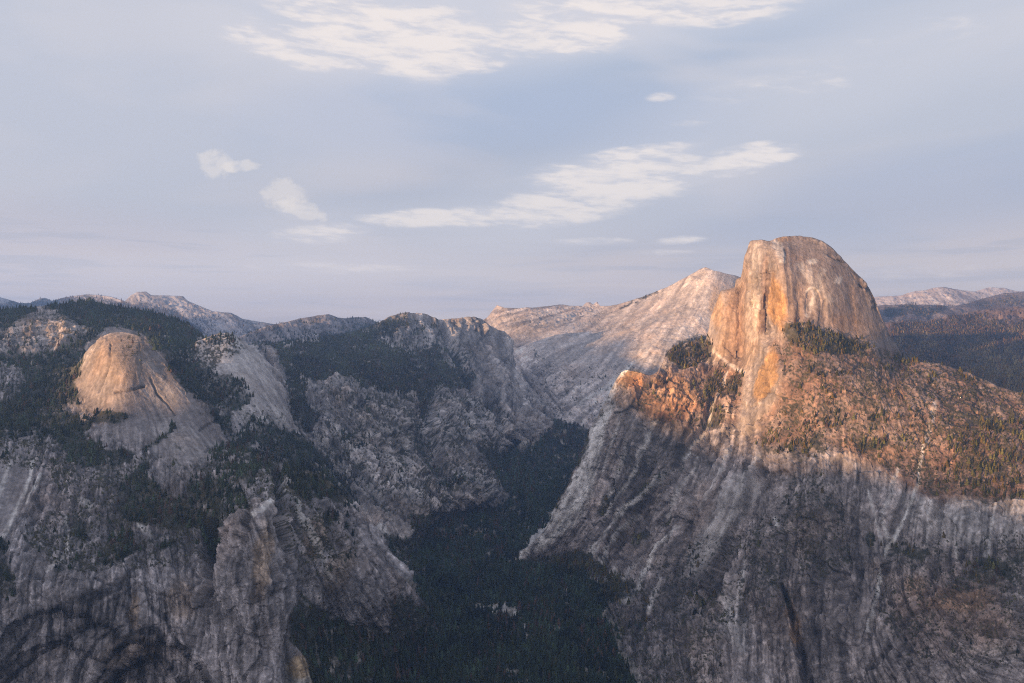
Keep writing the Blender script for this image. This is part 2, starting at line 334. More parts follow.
# smoothness: 0 = smooth exfoliating dome, 1 = shattered cliff
rough = np.full_like(gx, 1.0)
for p_ in (poly([(75, 380), (122, 328), (150, 340), (222, 440), (205, 455), (180, 470), (150, 450), (100, 430)], .3, 5), poly([(190, 360), (225, 331), (260, 350), (290, 415), (240, 410)], .3, 5),
           poly([(775, 240), (800, 234), (845, 258), (905, 358), (860, 340), (800, 322), (785, 320)], .2, 4), poly([(775, 240), (800, 234), (845, 258), (905, 358), (860, 340), (800, 322), (785, 320)], .2, 4) * .7, poly([(-20, 440), (40, 460), (20, 520), (-20, 560)], .3, 5)):
    rough *= 1 - .8 * p_
for p_ in (poly([(75, 385), (100, 338), (122, 328), (150, 340), (222, 440), (205, 452), (150, 420), (100, 415)], .3, 5), poly([(196, 352), (225, 331), (262, 352), (291, 416), (245, 405)], .3, 5)):
    rough *= 1 - .6 * p_
rough *= 1 - .5 * poly([(520, 340), (620, 300), (740, 260), (720, 340), (600, 400)], .3, 6)
rough *= 1 - .5 * poly([(770, 340), (900, 352), (1000, 386), (1150, 430), (1150, 510), (930, 500), (850, 452), (750, 446), (785, 390)], .8, 6)
rough *= 1 - .6 * poly([(705, 280), (750, 235), (775, 240), (790, 325), (775, 400), (740, 435), (730, 370), (708, 345)], .3, 3)
rough *= 1 - .45 * poly([(745, 470), (760, 480), (728, 530), (700, 578), (683, 582), (700, 535), (725, 490)], .5, 4)

# direction of joints / water streaks (unit vectors in the drawing of the face)
flow_pts = [(20, 480, -.45, 1), (100, 360, -.5, 1), (170, 400, .75, 1), (120, 440, -.1, 1), (60, 540, -.2, 1), (60, 640, 0, 1), (150, 620, 0, 1), (260, 600, 0, 1), (310, 540, .5, 1), (360, 560, .55, 1), (400, 590, .7, 1),
            (250, 370, .7, 1), (330, 440, .8, 1), (380, 500, .8, 1), (400, 430, 1, .35), (470, 430, 1, .5), (490, 370, .35, 1), (460, 345, .3, 1), (525, 410, .8, 1), (460, 490, 1, .8), (560, 350, -1, .6), (640, 320, -1, .85),
            (700, 300, -.8, 1), (600, 390, -1, .65), (530, 320, -1, .25), (580, 500, -.5, 1), (620, 460, -.4, 1), (640, 520, -.75, 1), (690, 480, -.6, 1), (700, 560, -.5, 1), (640, 390, -.3, 1), (740, 320, -.08, 1), (775, 300, .1, 1),
            (770, 380, -.25, 1), (800, 270, .15, 1), (840, 290, .4, 1), (880, 330, .5, 1), (820, 320, -.1, 1), (780, 540, -.12, 1), (850, 520, 0, 1), (900, 520, -.25, 1), (980, 530, -.1, 1), (850, 600, 0, 1), (780, 640, .08, 1),
            (920, 640, .6, 1), (990, 610, 1, .1), (880, 420, .3, 1), (960, 400, .5, 1), (720, 640, .1, 1), (100, 310, 1, .3), (950, 350, 1, .2), (210, 315, .7, .5), (450, 650, 0, 1)]
fx = np.zeros_like(gx); fy = np.zeros_like(gx)
for (x, y, a, b) in flow_pts:
    w = 1 / (((gx - x) ** 2 + (gy - y) ** 2) / 900 + 1) ** 2
    ang = 2 * math.atan2(b, a)
    fx += w * math.cos(ang); fy += w * math.sin(ang)
ang = np.arctan2(fy, fx) / 2 + n2(40, 11, 2) * .25
fx, fy = np.cos(ang), np.sin(ang)


def lic(cell, length, seed):
    """noise combed along the joint direction"""
    h, w = RH // cell + 2, RW // cell + 2
    base = np.random.default_rng(seed).normal(size=(h, w)).astype(np.float32)
    acc = np.zeros_like(gx)
    for sgn in (1, -1):
        X, Y = gx - RX0, gy - RY0
        X, Y = X.copy(), Y.copy()
        for k in range(length):
            xi = np.clip(X.astype(np.int32), 0, RW - 1); yi = np.clip(Y.astype(np.int32), 0, RH - 1)
            ux, uy = X / cell, Y / cell
            a = np.clip(ux.astype(np.int32), 0, w - 2); b = np.clip(uy.astype(np.int32), 0, h - 2)
            p, q = np.clip(ux - a, 0, 1), np.clip(uy - b, 0, 1)
            acc += ((base[b, a] * (1 - p) + base[b, a + 1] * p) * (1 - q) + (base[b + 1, a] * (1 - p) + base[b + 1, a + 1] * p) * q) * (1 - k / length)
            X += sgn * fx[yi, xi]; Y += sgn * fy[yi, xi]
    return (acc - acc.mean()) / acc.std()


lic_f = lic(1, 9, 5)
lic_m = lic(2, 22, 6)
lic_c = lic(5, 46, 8)
lic_s = lic(2, 34, 9)


def samp(r, px, py):
    x = np.clip(px - RX0, 0, RW - 1.001); y = np.clip(py - RY0, 0, RH - 1.001)
    i, j = x.astype(np.int32), y.astype(np.int32)
    a, b = x - i, y - j
    return (r[j, i] * (1 - a) + r[j, i + 1] * a) * (1 - b) + (r[j + 1, i] * (1 - a) + r[j + 1, i + 1] * a) * b


# ------------------------------------------------------------------ materials
def new_mat(name):
    m = bpy.data.materials.new(name)
    m.use_nodes = True
    nt = m.node_tree
    b = nt.nodes['Principled BSDF']
    b.inputs['Roughness'].default_value = .95
    b.inputs['Specular IOR Level'].default_value = .12
    return m, nt, b


def rock_mat():
    m, nt, b = new_mat('weathered_granite')
    at = nt.nodes.new('ShaderNodeAttribute'); at.attribute_name = 'tint'
    tc = nt.nodes.new('ShaderNodeTexCoord')
    n1 = nt.nodes.new('ShaderNodeTexNoise'); n1.inputs['Scale'].default_value = .06; n1.inputs['Detail'].default_value = 6; n1.inputs['Roughness'].default_value = .65
    rp = nt.nodes.new('ShaderNodeMapRange'); rp.inputs['From Min'].default_value = .3; rp.inputs['From Max'].default_value = .7; rp.inputs['To Min'].default_value = .68; rp.inputs['To Max'].default_value = 1.3
    mul = nt.nodes.new('ShaderNodeVectorMath'); mul.operation = 'SCALE'
    bm = nt.nodes.new('ShaderNodeBump'); bm.inputs['Strength'].default_value = .7; bm.inputs['Distance'].default_value = 9
    L = nt.links.new
    L(tc.outputs['Object'], n1.inputs['Vector']); L(n1.outputs['Fac'], rp.inputs['Value']); L(at.outputs['Color'], mul.inputs[0]); L(rp.outputs['Result'], mul.inputs['Scale'])
    L(mul.outputs['Vector'], b.inputs['Base Color']); L(n1.outputs['Fac'], bm.inputs['Height']); L(bm.outputs['Normal'], b.inputs['Normal'])
    return m


def leaf_mat():
    m, nt, b = new_mat('conifer_needles')
    at = nt.nodes.new('ShaderNodeAttribute'); at.attribute_name = 'tint'
    tc = nt.nodes.new('ShaderNodeTexCoord')
    n1 = nt.nodes.new('ShaderNodeTexNoise'); n1.inputs['Scale'].default_value = .25; n1.inputs['Detail'].default_value = 3
    rp = nt.nodes.new('ShaderNodeMapRange'); rp.inputs['From Min'].default_value = .3; rp.inputs['From Max'].default_value = .7; rp.inputs['To Min'].default_value = .6; rp.inputs['To Max'].default_value = 1.4
    mul = nt.nodes.new('ShaderNodeVectorMath'); mul.operation = 'SCALE'
    L = nt.links.new
    L(tc.outputs['Object'], n1.inputs['Vector']); L(n1.outputs['Fac'], rp.inputs['Value']); L(at.outputs['Color'], mul.inputs[0]); L(rp.outputs['Result'], mul.inputs['Scale'])
    L(mul.outputs['Vector'], b.inputs['Base Color'])
    return m


def bark_mat():
    m, nt, b = new_mat('conifer_bark')
    n1 = nt.nodes.new('ShaderNodeTexNoise'); n1.inputs['Scale'].default_value = 2
    cr = nt.nodes.new('ShaderNodeValToRGB')
    cr.color_ramp.elements[0].color = (.05, .03, .02, 1); cr.color_ramp.elements[1].color = (.14, .09, .06, 1)
    nt.links.new(n1.outputs['Fac'], cr.inputs['Fac']); nt.links.new(cr.outputs['Color'], b.inputs['Base Color'])
    return m


ROCK, LEAF, BARK = rock_mat(), leaf_mat(), bark_mat()


def make_mesh(name, verts, faces, tint=None, mat=None, smooth=False):
    me = bpy.data.meshes.new(name)
    k = faces.shape[1]
    me.vertices.add(len(verts)); me.vertices.foreach_set('co', np.ascontiguousarray(verts, np.float32).ravel())
    me.loops.add(faces.size); me.loops.foreach_set('vertex_index', np.ascontiguousarray(faces, np.int32).ravel())
    me.polygons.add(len(faces)); me.polygons.foreach_set('loop_start', np.arange(0, faces.size, k, dtype=np.int32))
    if smooth:
        me.polygons.foreach_set('use_smooth', np.ones(len(faces), bool))
    me.update(calc_edges=True)
    if tint is not None:
        a = me.attributes.new('tint', 'FLOAT_COLOR', 'POINT')
        c = np.ones((len(verts), 4), np.float32); c[:, :3] = tint
        a.data.foreach_set('color', c.ravel())
    if mat:
        me.materials.append(mat)
    return me


def link(name, me, label, cat, kind=None, group=None):
    o = bpy.data.objects.new(name, me); col.objects.link(o)
    o['label'] = label; o['category'] = cat
    if kind: o['kind'] = kind
    if group: o['group'] = group
    return o


# ------------------------------------------------------------------ terrain sheets
def tps(ctrl, px, py):
    c = np.array(ctrl, float)
    X = c[:, :2] / 100; v = np.log(c[:, 2]); n = len(c)
    d = np.hypot(X[:, None, 0] - X[None, :, 0], X[:, None, 1] - X[None, :, 1])
    K = np.where(d > 0, d * d * np.log(d + 1e-12), 0) + np.eye(n) * .004
    Pm = np.c_[np.ones(n), X]
    A = np.block([[K, Pm], [Pm.T, np.zeros((3, 3))]])
    s = np.linalg.solve(A, np.r_[v, 0, 0, 0])
    out = np.empty(px.size); x, y = px.ravel() / 100, py.ravel() / 100
    for i in range(0, px.size, 40000):
        a, b = x[i:i + 40000], y[i:i + 40000]
        d2 = (a[:, None] - X[None, :, 0]) ** 2 + (b[:, None] - X[None, :, 1]) ** 2
        out[i:i + 40000] = .5 * (d2 * np.log(d2 + 1e-12)) @ s[:n] + s[n] + s[n + 1] * a + s[n + 2] * b
    return np.exp(out).reshape(px.shape)


def unproj(px, py, Y):
    return np.stack([(px - CX) / F * Y, Y, (HY - py) / F * Y], -1)


forest *= .88
forest_b, far_forest_b = blur(blur(forest, 4), 3), blur(far_forest, 2)
SHEETS = {}


def sheet(name, label, cat, x0, x1, dx, dy, top, bot, ctrl, crag=1.0, relief=None, jag=1.0, back=(1600, -900), rockcol=(.27, .245, .235), tweak=None, far=False, rk_k=.80, sk=1.0):
    cols = np.arange(x0, x1 + dx, dx)
    tp = np.interp(cols, *np.array(top, float).T); bt = np.interp(cols, *np.array(bot, float).T)
    jn = fbm(np.stack([cols / 6, np.full(cols.size, len(name) * 1.3), cols * 0], 1), 4, 21)
    tp = tp + jn * 1.3 * jag
    nr = int((bt - tp).max() / dy) + 2
    t = np.linspace(0, 1, nr)[:, None]
    PX = np.broadcast_to(cols, (nr, cols.size)).astype(float)
    PY = tp[None] + (bt - tp)[None] * t
    Y = tps(ctrl, PX, PY)
    if relief is not None:
        Y = relief(PX, PY, Y)
    P = unproj(PX, PY, Y)
    S = Y / F
    N = np.cross(np.gradient(P, axis=1), np.gradient(P, axis=0))
    N /= np.linalg.norm(N, axis=-1, keepdims=True) + 1e-9
    N *= np.where((N * P).sum(-1, keepdims=True) > 0, -1, 1)
    fl = lambda a: a.ravel()
    q = P.reshape(-1, 3)
    rg = fl(samp(rough, PX, PY)); fo = fl(samp(far_forest if far else forest, PX, PY)); sc = fl(samp(scrub, PX, PY))
    lm, lf, lc, ls = (fl(samp(r, PX, PY)) for r in (lic_m, lic_f, lic_c, lic_s))
    cv = fl(samp(carve, PX, PY)); dk = fl(samp(dark, PX, PY)); pl = fl(samp(pale, PX, PY)); wm = fl(samp(warm, PX, PY)); dr = fl(samp(drip, PX, PY))
    Sf = fl(S)
    big = ridged(q / (260 * crag ** .3), 3, 31)
    mid = ridged(q * np.array([1, 1, .45]) / 62, 3, 41)
    fine = fbm(q / 22, 3, 51)
    rk = rg * crag * (1 - .6 * np.clip(fo, 0, 1))
    tiny = fbm(q / (2.6 * Sf)[:, None], 2, 55)
    lk = 1 / (1 + (Sf / 6.5) ** 2)
    qw = q + np.stack([fbm(q / 40, 2, 201), fbm(q / 40, 2, 202), fbm(q / 40, 2, 203)], 1) * 16
    kf = np.clip(Sf / 3.6, .8, 2.2)[:, None]
    h1, s1, e1_ = blocks(qw / (np.array([95, 95, 150]) * kf), 301)
    h2, s2, e2_ = blocks(qw / (np.array([34, 34, 56]) * kf), 311)
    h3, s3, e3_ = blocks(q / (np.array([13, 13, 19]) * kf), 321)
    kf = kf[:, 0]
    disp = rk * (22 * (big - .2) + 9 * mid + 3 * fine + kf * (34 * h1 + 19 * h2 + 8.5 * h3) - kf * (3 * sstep(.07, .0, e1_) + 1.5 * sstep(.08, .0, e2_))) \
        + Sf * lk * np.clip(.02 + .8 * rk, 0, 1.0) * (.6 * np.clip(lc, -2.5, 2) + .36 * np.clip(lm, -2.5, 2) + .3 * lf + 1.6 * sstep(-.09, .09, lc) - 1.2 * sstep(.10, .02, np.abs(lc + .25))) - Sf * cv
    # forest floor: keep it gentle
    edge = np.minimum(1, np.minimum(np.arange(nr)[:, None] / 5.0 + .15, 1)) * np.ones((1, cols.size))
    disp = disp.reshape(PX.shape) * edge
    P = P + N * disp[..., None]
    # colour of the bare ground
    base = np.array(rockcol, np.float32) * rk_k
    blot = fbm(q / 46, 3, 57)
    lum = np.exp((.10 * np.clip(lc, -2, 2) * (.12 + .88 * rg) + .17 * np.clip(lm, -2, 2) * (.12 + .88 * rg) + (.12 * s1 + .15 * s2 + .17 * s3) * (.15 + .85 * rg) + .15 * np.clip(lf, -2, 2) + (.55 * fine + .34 * tiny + .60 * blot) * (.3 + .7 * rg) + .15 * mid) * (.35 + .65 * lk) * sk)
    tone = fbm(q / 420, 3, 61)
    patch0 = fbm(q / 90, 3, 62)
    C = base[None] * np.clip(lum, .3, 2.1)[:, None] * (1 + .15 * tone)[:, None]
    pm = sstep(-.25, .25, patch0 + .3 * tone)
    lum = lum * (1 + (sstep(-.09, .09, lc) * .26 - .13) * (.25 + .75 * rg)) * (1 - .42 * sstep(.10, .02, np.abs(lc + .25)) * pm * (.2 + .8 * rg)) * (1 - .30 * sstep(.10, .02, np.abs(ls - .3)) * (1 - pm) * (.2 + .8 * rg))
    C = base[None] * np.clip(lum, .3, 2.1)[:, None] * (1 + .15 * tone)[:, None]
    stain = sstep(.75, 1.7, ls + .5 * tone) * (.12 + .68 * rg)
    crk = np.maximum(sstep(.06, .01, e1_), .8 * sstep(.08, .02, e2_)) * (.12 + .8 * rg) * lk
    C = C * (1 - .36 * crk)[:, None]
    C = C * (1 - stain * .55)[:, None]
    pz = fbm(q / 150, 3, 71)
    C = C * (1 + np.clip(pz, 0, 1)[:, None] * np.array([.18, .02, -.12]))          # iron-stained patches
    C = C * (1 + .42 * sstep(.30, .62, tiny + .4 * fine) * (.2 + .8 * rg) * lk)[:, None]
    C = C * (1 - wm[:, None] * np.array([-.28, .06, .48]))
    va = fl(samp(varnish, PX, PY)) * np.clip(1 + .9 * patch0 + .4 * lm, 0, 1.8)
    C = C * (1 - np.clip(va * .8, 0, .8))[:, None]
    so_ = fl(samp(soil_sunglow, PX, PY)); pt = fl(samp(patina_shade, PX, PY))
    C = C * (1 - pt[:, None] * np.array([.42, .50, .52]) * np.clip(1 + .16 * ls + .35 * fine + .3 * patch0, .4, 1.5)[:, None])
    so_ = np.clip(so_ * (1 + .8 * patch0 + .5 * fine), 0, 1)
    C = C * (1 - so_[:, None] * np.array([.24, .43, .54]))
    plm = np.clip(pl * 1.15 * (.78 + .22 * lm + .5 * fine + .35 * blot + .25 * tiny), 0, 1)[:, None]
    C = C * (1 - plm) + plm * np.array([.60, .57, .53]) * np.clip(1 + .12 * lm + .1 * fine, .6, 1.3)[:, None]
    dm = np.clip(dk * (1 + .35 * lm), 0, 1)
    dm = np.maximum(dm, np.clip(dr * sstep(-.1, .7, ls + .4 * lm) * .85, 0, .8))
    C = C * (1 - dm * .74)[:, None]
    # soil, duff and low brush
    un = np.maximum(Sf, 2.4)[:, None]
    patch = fbm(q / 55, 3, 85) + .5 * fbm(q / 16, 2, 86)
    dots = .75 * vnoise(q / (un * 1.5), 91) + .45 * vnoise(q / (un * .8), 93)
    eff = np.clip(sc + .55 * patch * np.minimum(1, sc * 2.2), 0, 1)
    brush = sstep(.16, .42, dots + (eff - .5) * 1.15) * np.minimum(1, sc * 3)
    brush = np.maximum(brush, sstep(.35, .9, fo + .5 * patch * np.minimum(1, fo * 3) + .3 * dots * np.minimum(1, fo * 3)))
    gtint = (np.array([.046, .045, .028]) - np.clip(fo * 1.4 - .4, 0, 1)[:, None] * np.array([.022, .018, .011])) * (1 + .5 * fine)[:, None] + np.clip(pz, 0, 1)[:, None] * np.array([.05, .03, .01])
    C = C * (1 - brush[:, None] * .92) + brush[:, None] * .92 * gtint
    if tweak is not None:
        C = tweak(PX.ravel(), PY.ravel(), C, lm, fine)
    C = np.clip(C, .012, .8)
    # crest rolls over and falls away behind
    bk, bc = [], []
    top_p = P[0]; d = np.stack([top_p[:, 0] / top_p[:, 1], np.ones(cols.size), np.zeros(cols.size)], -1)
    C3 = C.reshape(nr, cols.size, 3)
    for s in (1.0, .6, .35, .2, .1, .04, .012):
        p = top_p + d * (back[0] * s); p[:, 2] += back[1] * s * (.25 + .75 * s)
        p += (fbm(p / 120, 2, 5) * 30 * s)[:, None]
        bk.append(p); bc.append(C3[0])
    V = np.concatenate([np.array(bk), P], 0); CC = np.concatenate([np.array(bc), C3], 0)
    R, Cn = V.shape[:2]
    idx = np.arange(R * Cn).reshape(R, Cn)
    faces = np.stack([idx[:-1, :-1].ravel(), idx[1:, :-1].ravel(), idx[1:, 1:].ravel(), idx[:-1, 1:].ravel()], 1)
    me = make_mesh(name, V.reshape(-1, 3), faces, CC.reshape(-1, 3), ROCK)
    o = link(name, me, label, cat, 'structure')
    SHEETS[o.name] = dict(P=P, PX=PX, PY=PY, fo=fo.reshape(PX.shape), sc=sc.reshape(PX.shape), fb=samp(far_forest_b if far else forest_b, PX, PY))
    return o


# far ranges
sheet('mountain', 'distant blue-grey peaks on the skyline behind the forested ridge', 'mountain', -110, 330, 1, 1,
      [(-110, 304), (-40, 296), (0, 297), (10, 300), (20, 303), (30, 303), (40, 298), (46, 298), (52, 301), (58, 299), (66, 297), (85, 294.5), (97, 294.5), (112, 297), (125, 301), (131, 295), (137, 292), (146, 291.5), (151, 295),
       (168, 295.5), (173, 296), (183, 296), (188, 301), (200, 306), (212, 311), (232, 313), (243, 319), (262, 322), (285, 326), (330, 330)],
      [(-110, 345), (330, 350)], [(-110, 300, 15000), (0, 298, 15500), (60, 297, 17000), (140, 292, 15500), (185, 297, 15000), (230, 313, 13500), (285, 326, 13000), (330, 330, 12500), (-110, 345, 11500), (140, 345, 11500), (140, 320, 13000), (330, 350, 10500), (225, 327, 12500)],
      crag=.5, jag=.3, rk_k=1.25, rockcol=(0.256, 0.240, 0.232))
sheet('mountain', 'distant pale granite summits on the skyline to the right of the split dome', 'mountain', 840, 1150, 1, .8,
      [(840, 300), (880, 296.5), (900, 295.5), (915, 291), (925, 290), (935, 287.5), (945, 287), (960, 290), (975, 291.5), (990, 287), (1005, 288), (1016, 291), (1030, 292), (1150, 298)],
      [(840, 330), (1150, 335)], [(840, 300, 18500), (940, 287, 18000), (1024, 292, 18500), (1150, 298, 18500), (840, 330, 12500), (940, 330, 12000), (1150, 335, 12000), (940, 305, 15500), (1150, 312, 15500), (1024, 305, 15500)],
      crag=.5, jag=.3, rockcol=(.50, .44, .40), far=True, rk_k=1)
sheet('hill', 'hazy purple-grey forested hill before the far right summits', 'hill', 860, 1150, 1, .8,
      [(860, 308), (885, 305), (930, 304.5), (950, 307), (966, 304), (985, 298), (1005, 293), (1030, 291.5), (1150, 288)], [(860, 345), (1150, 345)],
      [(860, 308, 12500), (940, 305, 12500), (1005, 293, 13500), (1150, 288, 13500), (860, 345, 9800), (1150, 345, 9800), (1000, 320, 11200), (900, 320, 11000)], crag=.5, jag=.3, rockcol=(0.192, 0.160, 0.144), far=True)
sheet('hill', 'broad forested hillside with a sunlit band behind the shoulder of the split dome', 'hill', 860, 1150, 1, .8,
      [(860, 323), (900, 322), (930, 321), (945, 317), (960, 314), (985, 309), (1000, 307), (1024, 306), (1150, 301)], [(860, 470), (1150, 490)],
      [(860, 323, 9500), (930, 321, 9600), (985, 309, 9800), (1024, 306, 9800), (1150, 301, 9800), (900, 335, 8300), (1024, 335, 8200), (1150, 335, 8200), (900, 365, 6600), (1024, 370, 6200), (900, 400, 5600), (1024, 400, 5400), (860, 470, 5000), (1150, 490, 4600)],
      crag=1.2, jag=.4, rockcol=(0.240, 0.176, 0.148), far=True)
# clouds rest ridge
sheet('mountain', 'long pale slabby ridge with sunlit crest left of the split dome', 'mountain', 462, 790, .9, .9,
      [(462, 330), (480, 321), (487, 318), (492, 311), (497, 305), (505, 308), (520, 308), (540, 307), (560, 304.5), (575, 306), (583, 306), (586, 302.5), (590, 302), (593, 305), (597, 301.5), (600, 306), (610, 305.5), (622, 303),
       (640, 297.5), (660, 290), (675, 283), (690, 275), (700, 269), (706, 267), (713, 270), (726, 273.5), (738, 276), (760, 290), (790, 310)],
      [(462, 470), (540, 470), (620, 465), (790, 480)],
      [(462, 330, 11500), (480, 320, 11500), (497, 305, 11500), (560, 304, 11000), (600, 305, 10500), (640, 297, 9500), (675, 283, 8900), (706, 267, 8700), (740, 277, 8800), (790, 310, 9000), (520, 330, 9600), (560, 330, 9000), (600, 340, 8200),
       (650, 330, 8000), (700, 310, 8200), (700, 340, 7800), (560, 380, 7500), (600, 380, 7300), (640, 380, 7200), (540, 360, 8100), (520, 360, 8600), (570, 420, 6650), (600, 440, 6600), (560, 440, 6450), (590, 410, 6900), (700, 450, 6600),
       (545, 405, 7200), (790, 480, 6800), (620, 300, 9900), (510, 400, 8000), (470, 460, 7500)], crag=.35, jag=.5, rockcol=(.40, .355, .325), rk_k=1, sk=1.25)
# hills and watkins ridge
sheet('hill', 'low forested hills with small sunlit rock caps on the middle skyline', 'hill', 225, 400, 1, .9,
      [(225, 345), (240, 336), (256, 331), (268, 326), (285, 322), (300, 318.5), (315, 316), (328, 314.5), (338, 318), (346, 318.5), (356, 317), (367, 317.5), (376, 322), (400, 326)], [(225, 365), (400, 350)],
      [(225, 345, 8600), (256, 331, 9000), (300, 318, 10000), (328, 314, 10200), (367, 317, 11000), (400, 326, 10500), (225, 365, 7600), (300, 345, 8000), (400, 350, 8500), (300, 330, 9000)], crag=.7, jag=.5)
sheet('mountain', 'forested plateau ending in a bare cliffed prow above the canyon', 'mountain', 225, 562, .85, .85,
      [(225, 350), (240, 346), (280, 343), (320, 339), (350, 333), (375, 324), (390, 317), (400, 313.5), (410, 312), (425, 313), (437, 318), (445, 319), (455, 318), (465, 316.5), (474, 316.5), (482, 319), (490, 325), (497, 331), (504, 337),
       (508, 343), (511, 352), (512, 362), (516, 369), (526, 381), (531, 391), (540, 402), (549, 413), (562, 424)],
      [(225, 500), (300, 560), (420, 590), (440, 540), (470, 526), (492, 513), (500, 472), (520, 456), (562, 446)],
      [(240, 345, 6500), (320, 338, 6700), (375, 322, 7000), (410, 312, 7200), (445, 318, 7300), (472, 316, 7350), (490, 325, 7450), (503, 336, 7500), (511, 360, 7300), (530, 390, 6900), (556, 420, 6500), (330, 382, 5300), (350, 360, 5900), (400, 360, 6100),
       (300, 380, 5200), (470, 345, 7050), (480, 365, 6800), (460, 390, 6000), (480, 410, 5900), (520, 410, 6050), (540, 420, 6200), (310, 425, 4700), (340, 430, 4700), (400, 430, 4800), (430, 440, 5000), (470, 430, 5350), (500, 435, 5600), (350, 490, 4300),
       (400, 520, 4250), (440, 470, 4800), (470, 480, 4750), (490, 500, 4750), (440, 505, 4450), (410, 530, 4150), (420, 570, 4300), (440, 540, 4750), (470, 527, 4850), (492, 514, 5050), (500, 473, 5500), (520, 457, 5900), (562, 446, 6400), (556, 422, 6450), (345, 390, 5050), (400, 395, 5200), (440, 395, 5500), (300, 500, 4200), (505, 345, 7420)],
      crag=1.15, jag=.6, rk_k=1.0, rockcol=(0.288, 0.264, 0.248))
# left side
sheet('hill', 'dark forested ridge with a pale bald outcrop behind the rounded dome', 'hill', -110, 262, .9, .9,
      [(-110, 312), (0, 310), (20, 308), (40, 306), (60, 304), (75, 302), (90, 301), (105, 304), (125, 307), (150, 312), (165, 316), (175, 319), (190, 325), (198, 333), (206, 340), (220, 355), (262, 420)], [(-110, 400), (60, 400), (160, 410), (262, 500)],
      [(-110, 305, 4600), (0, 305, 4700), (90, 298, 5050), (170, 314, 5050), (205, 337, 4950), (-110, 360, 3900), (0, 350, 3950), (75, 365, 3850), (45, 309, 4500), (45, 345, 4080), (100, 330, 4400), (160, 350, 4250), (200, 380, 4150), (230, 430, 3950), (250, 460, 3850), (262, 420, 4300), (150, 410, 3700), (60, 400, 3700)],
      crag=.7, jag=.5, rockcol=(0.336, 0.296, 0.272))
sheet('mountain', 'smaller pale rounded dome with scrub on its crown behind the main left dome', 'mountain', 170, 425, .8, .8,
      [(170, 365), (185, 352), (192, 346), (205, 338), (218, 333.5), (227, 332.5), (236, 335), (242, 340), (255, 350), (262, 357), (270, 363), (276, 370), (281, 378), (283, 390), (287, 404), (291, 416), (297, 428), (305, 440), (318, 455), (335, 475), (355, 498), (370, 520), (385, 538), (400, 552), (425, 570)],
      [(170, 460), (260, 560), (425, 640)],
      [(170, 365, 4300), (205, 338, 4430), (225, 333, 4470), (240, 339, 4480), (255, 350, 4500), (270, 363, 4530), (281, 378, 4540), (287, 404, 4480), (297, 428, 4400), (225, 370, 4180), (205, 365, 4220), (250, 385, 4160), (268, 395, 4250), (240, 410, 4000), (270, 425, 4000), (260, 435, 3880), (250, 460, 3700), (300, 470, 3700), (330, 500, 3620),
       (318, 455, 4150), (355, 498, 3980), (380, 530, 3850), (410, 560, 3800), (350, 540, 3500), (425, 640, 3400), (300, 560, 3300), (200, 450, 3800)], crag=.8, jag=.6, rk_k=1.1, rockcol=(0.288, 0.265, 0.255))


def north_relief(PX, PY, Y):
    # exfoliation shells and a rib down the middle of the dome, the recess under the arches
    s = Y / F
    arch = np.zeros_like(Y)
    for (cx, cy, rx, ry, dep) in ((60, 720, 95, 112, 9), (150, 730, 70, 92, 9), (150, 735, 55, 74, 12), (60, 735, 80, 92, 7), (160, 690, 46, 50, 5)):
        r = np.hypot((PX - cx) / rx, (PY - cy) / ry)
        arch += 1.7 * dep * sstep(1.02, .985, r) * sstep(780, 690, PY)
    return Y + s * arch


sheet('mountain', 'rounded granite dome above stepped slabs and sheer arched cliffs at left', 'mountain', -110, 428, .75, .75,
      [(-110, 372), (0, 366), (40, 364), (66, 368), (76, 366), (82, 358), (90, 347), (100, 338.5), (110, 334), (122, 332), (133, 333.5), (142, 337), (150, 343), (165, 362), (180, 384), (200, 408), (212, 424), (222, 440), (232, 447), (250, 452),
       (270, 458), (290, 465), (310, 472), (330, 483), (345, 496), (358, 513), (366, 530), (380, 552), (400, 580), (420, 602), (428, 612)],
      [(-110, 770), (280, 770), (292, 720), (300, 690), (310, 670), (330, 650), (385, 645), (428, 622)],
      [(-110, 372, 3750), (0, 366, 3720), (66, 368, 3600), (82, 358, 3480), (100, 338, 3480), (122, 332, 3480), (142, 337, 3420), (165, 362, 3330), (200, 408, 3200), (138, 362, 3255), (152, 372, 3245), (178, 402, 3165), (222, 440, 3250), (110, 350, 3300), (130, 350, 3300), (120, 380, 3160), (145, 388, 3175), (90, 390, 3260), (125, 410, 3070),
       (170, 415, 3130), (195, 440, 3020), (150, 440, 2980), (60, 400, 3350), (0, 410, 3250), (-110, 430, 3150), (60, 450, 2950), (0, 460, 2850), (110, 460, 2880), (180, 470, 2830), (130, 500, 2700), (30, 520, 2600), (100, 545, 2480), (-110, 540, 2400), (0, 560, 2420), (60, 565, 2400),
       (130, 568, 2390), (195, 556, 2440), (170, 540, 2500), (210, 520, 2600), (60, 600, 2330), (150, 600, 2330), (0, 620, 2290), (-110, 640, 2150), (0, 683, 2220), (100, 683, 2260), (190, 683, 2300), (190, 610, 2360), (0, 770, 2150), (190, 770, 2230), (-110, 770, 2050),
       (265, 506, 2400), (240, 520, 2390), (230, 560, 2330), (260, 600, 2290), (240, 683, 2260), (285, 683, 2290), (285, 600, 2330), (240, 490, 2560), (260, 770, 2220), (250, 462, 2850), (290, 470, 2820), (330, 486, 2860), (300, 520, 2560), (320, 560, 2540), (340, 600, 2560), (300, 590, 2460),
       (355, 515, 2840), (350, 560, 2640), (366, 530, 2880), (385, 570, 2840), (385, 600, 2790), (400, 580, 2900), (420, 602, 2960), (428, 618, 3000), (370, 620, 2780), (345, 622, 2680), (330, 650, 2640), (312, 655, 2500), (385, 645, 2900)],
      crag=.75, jag=.8, relief=north_relief, rockcol=(0.262, 0.240, 0.236))


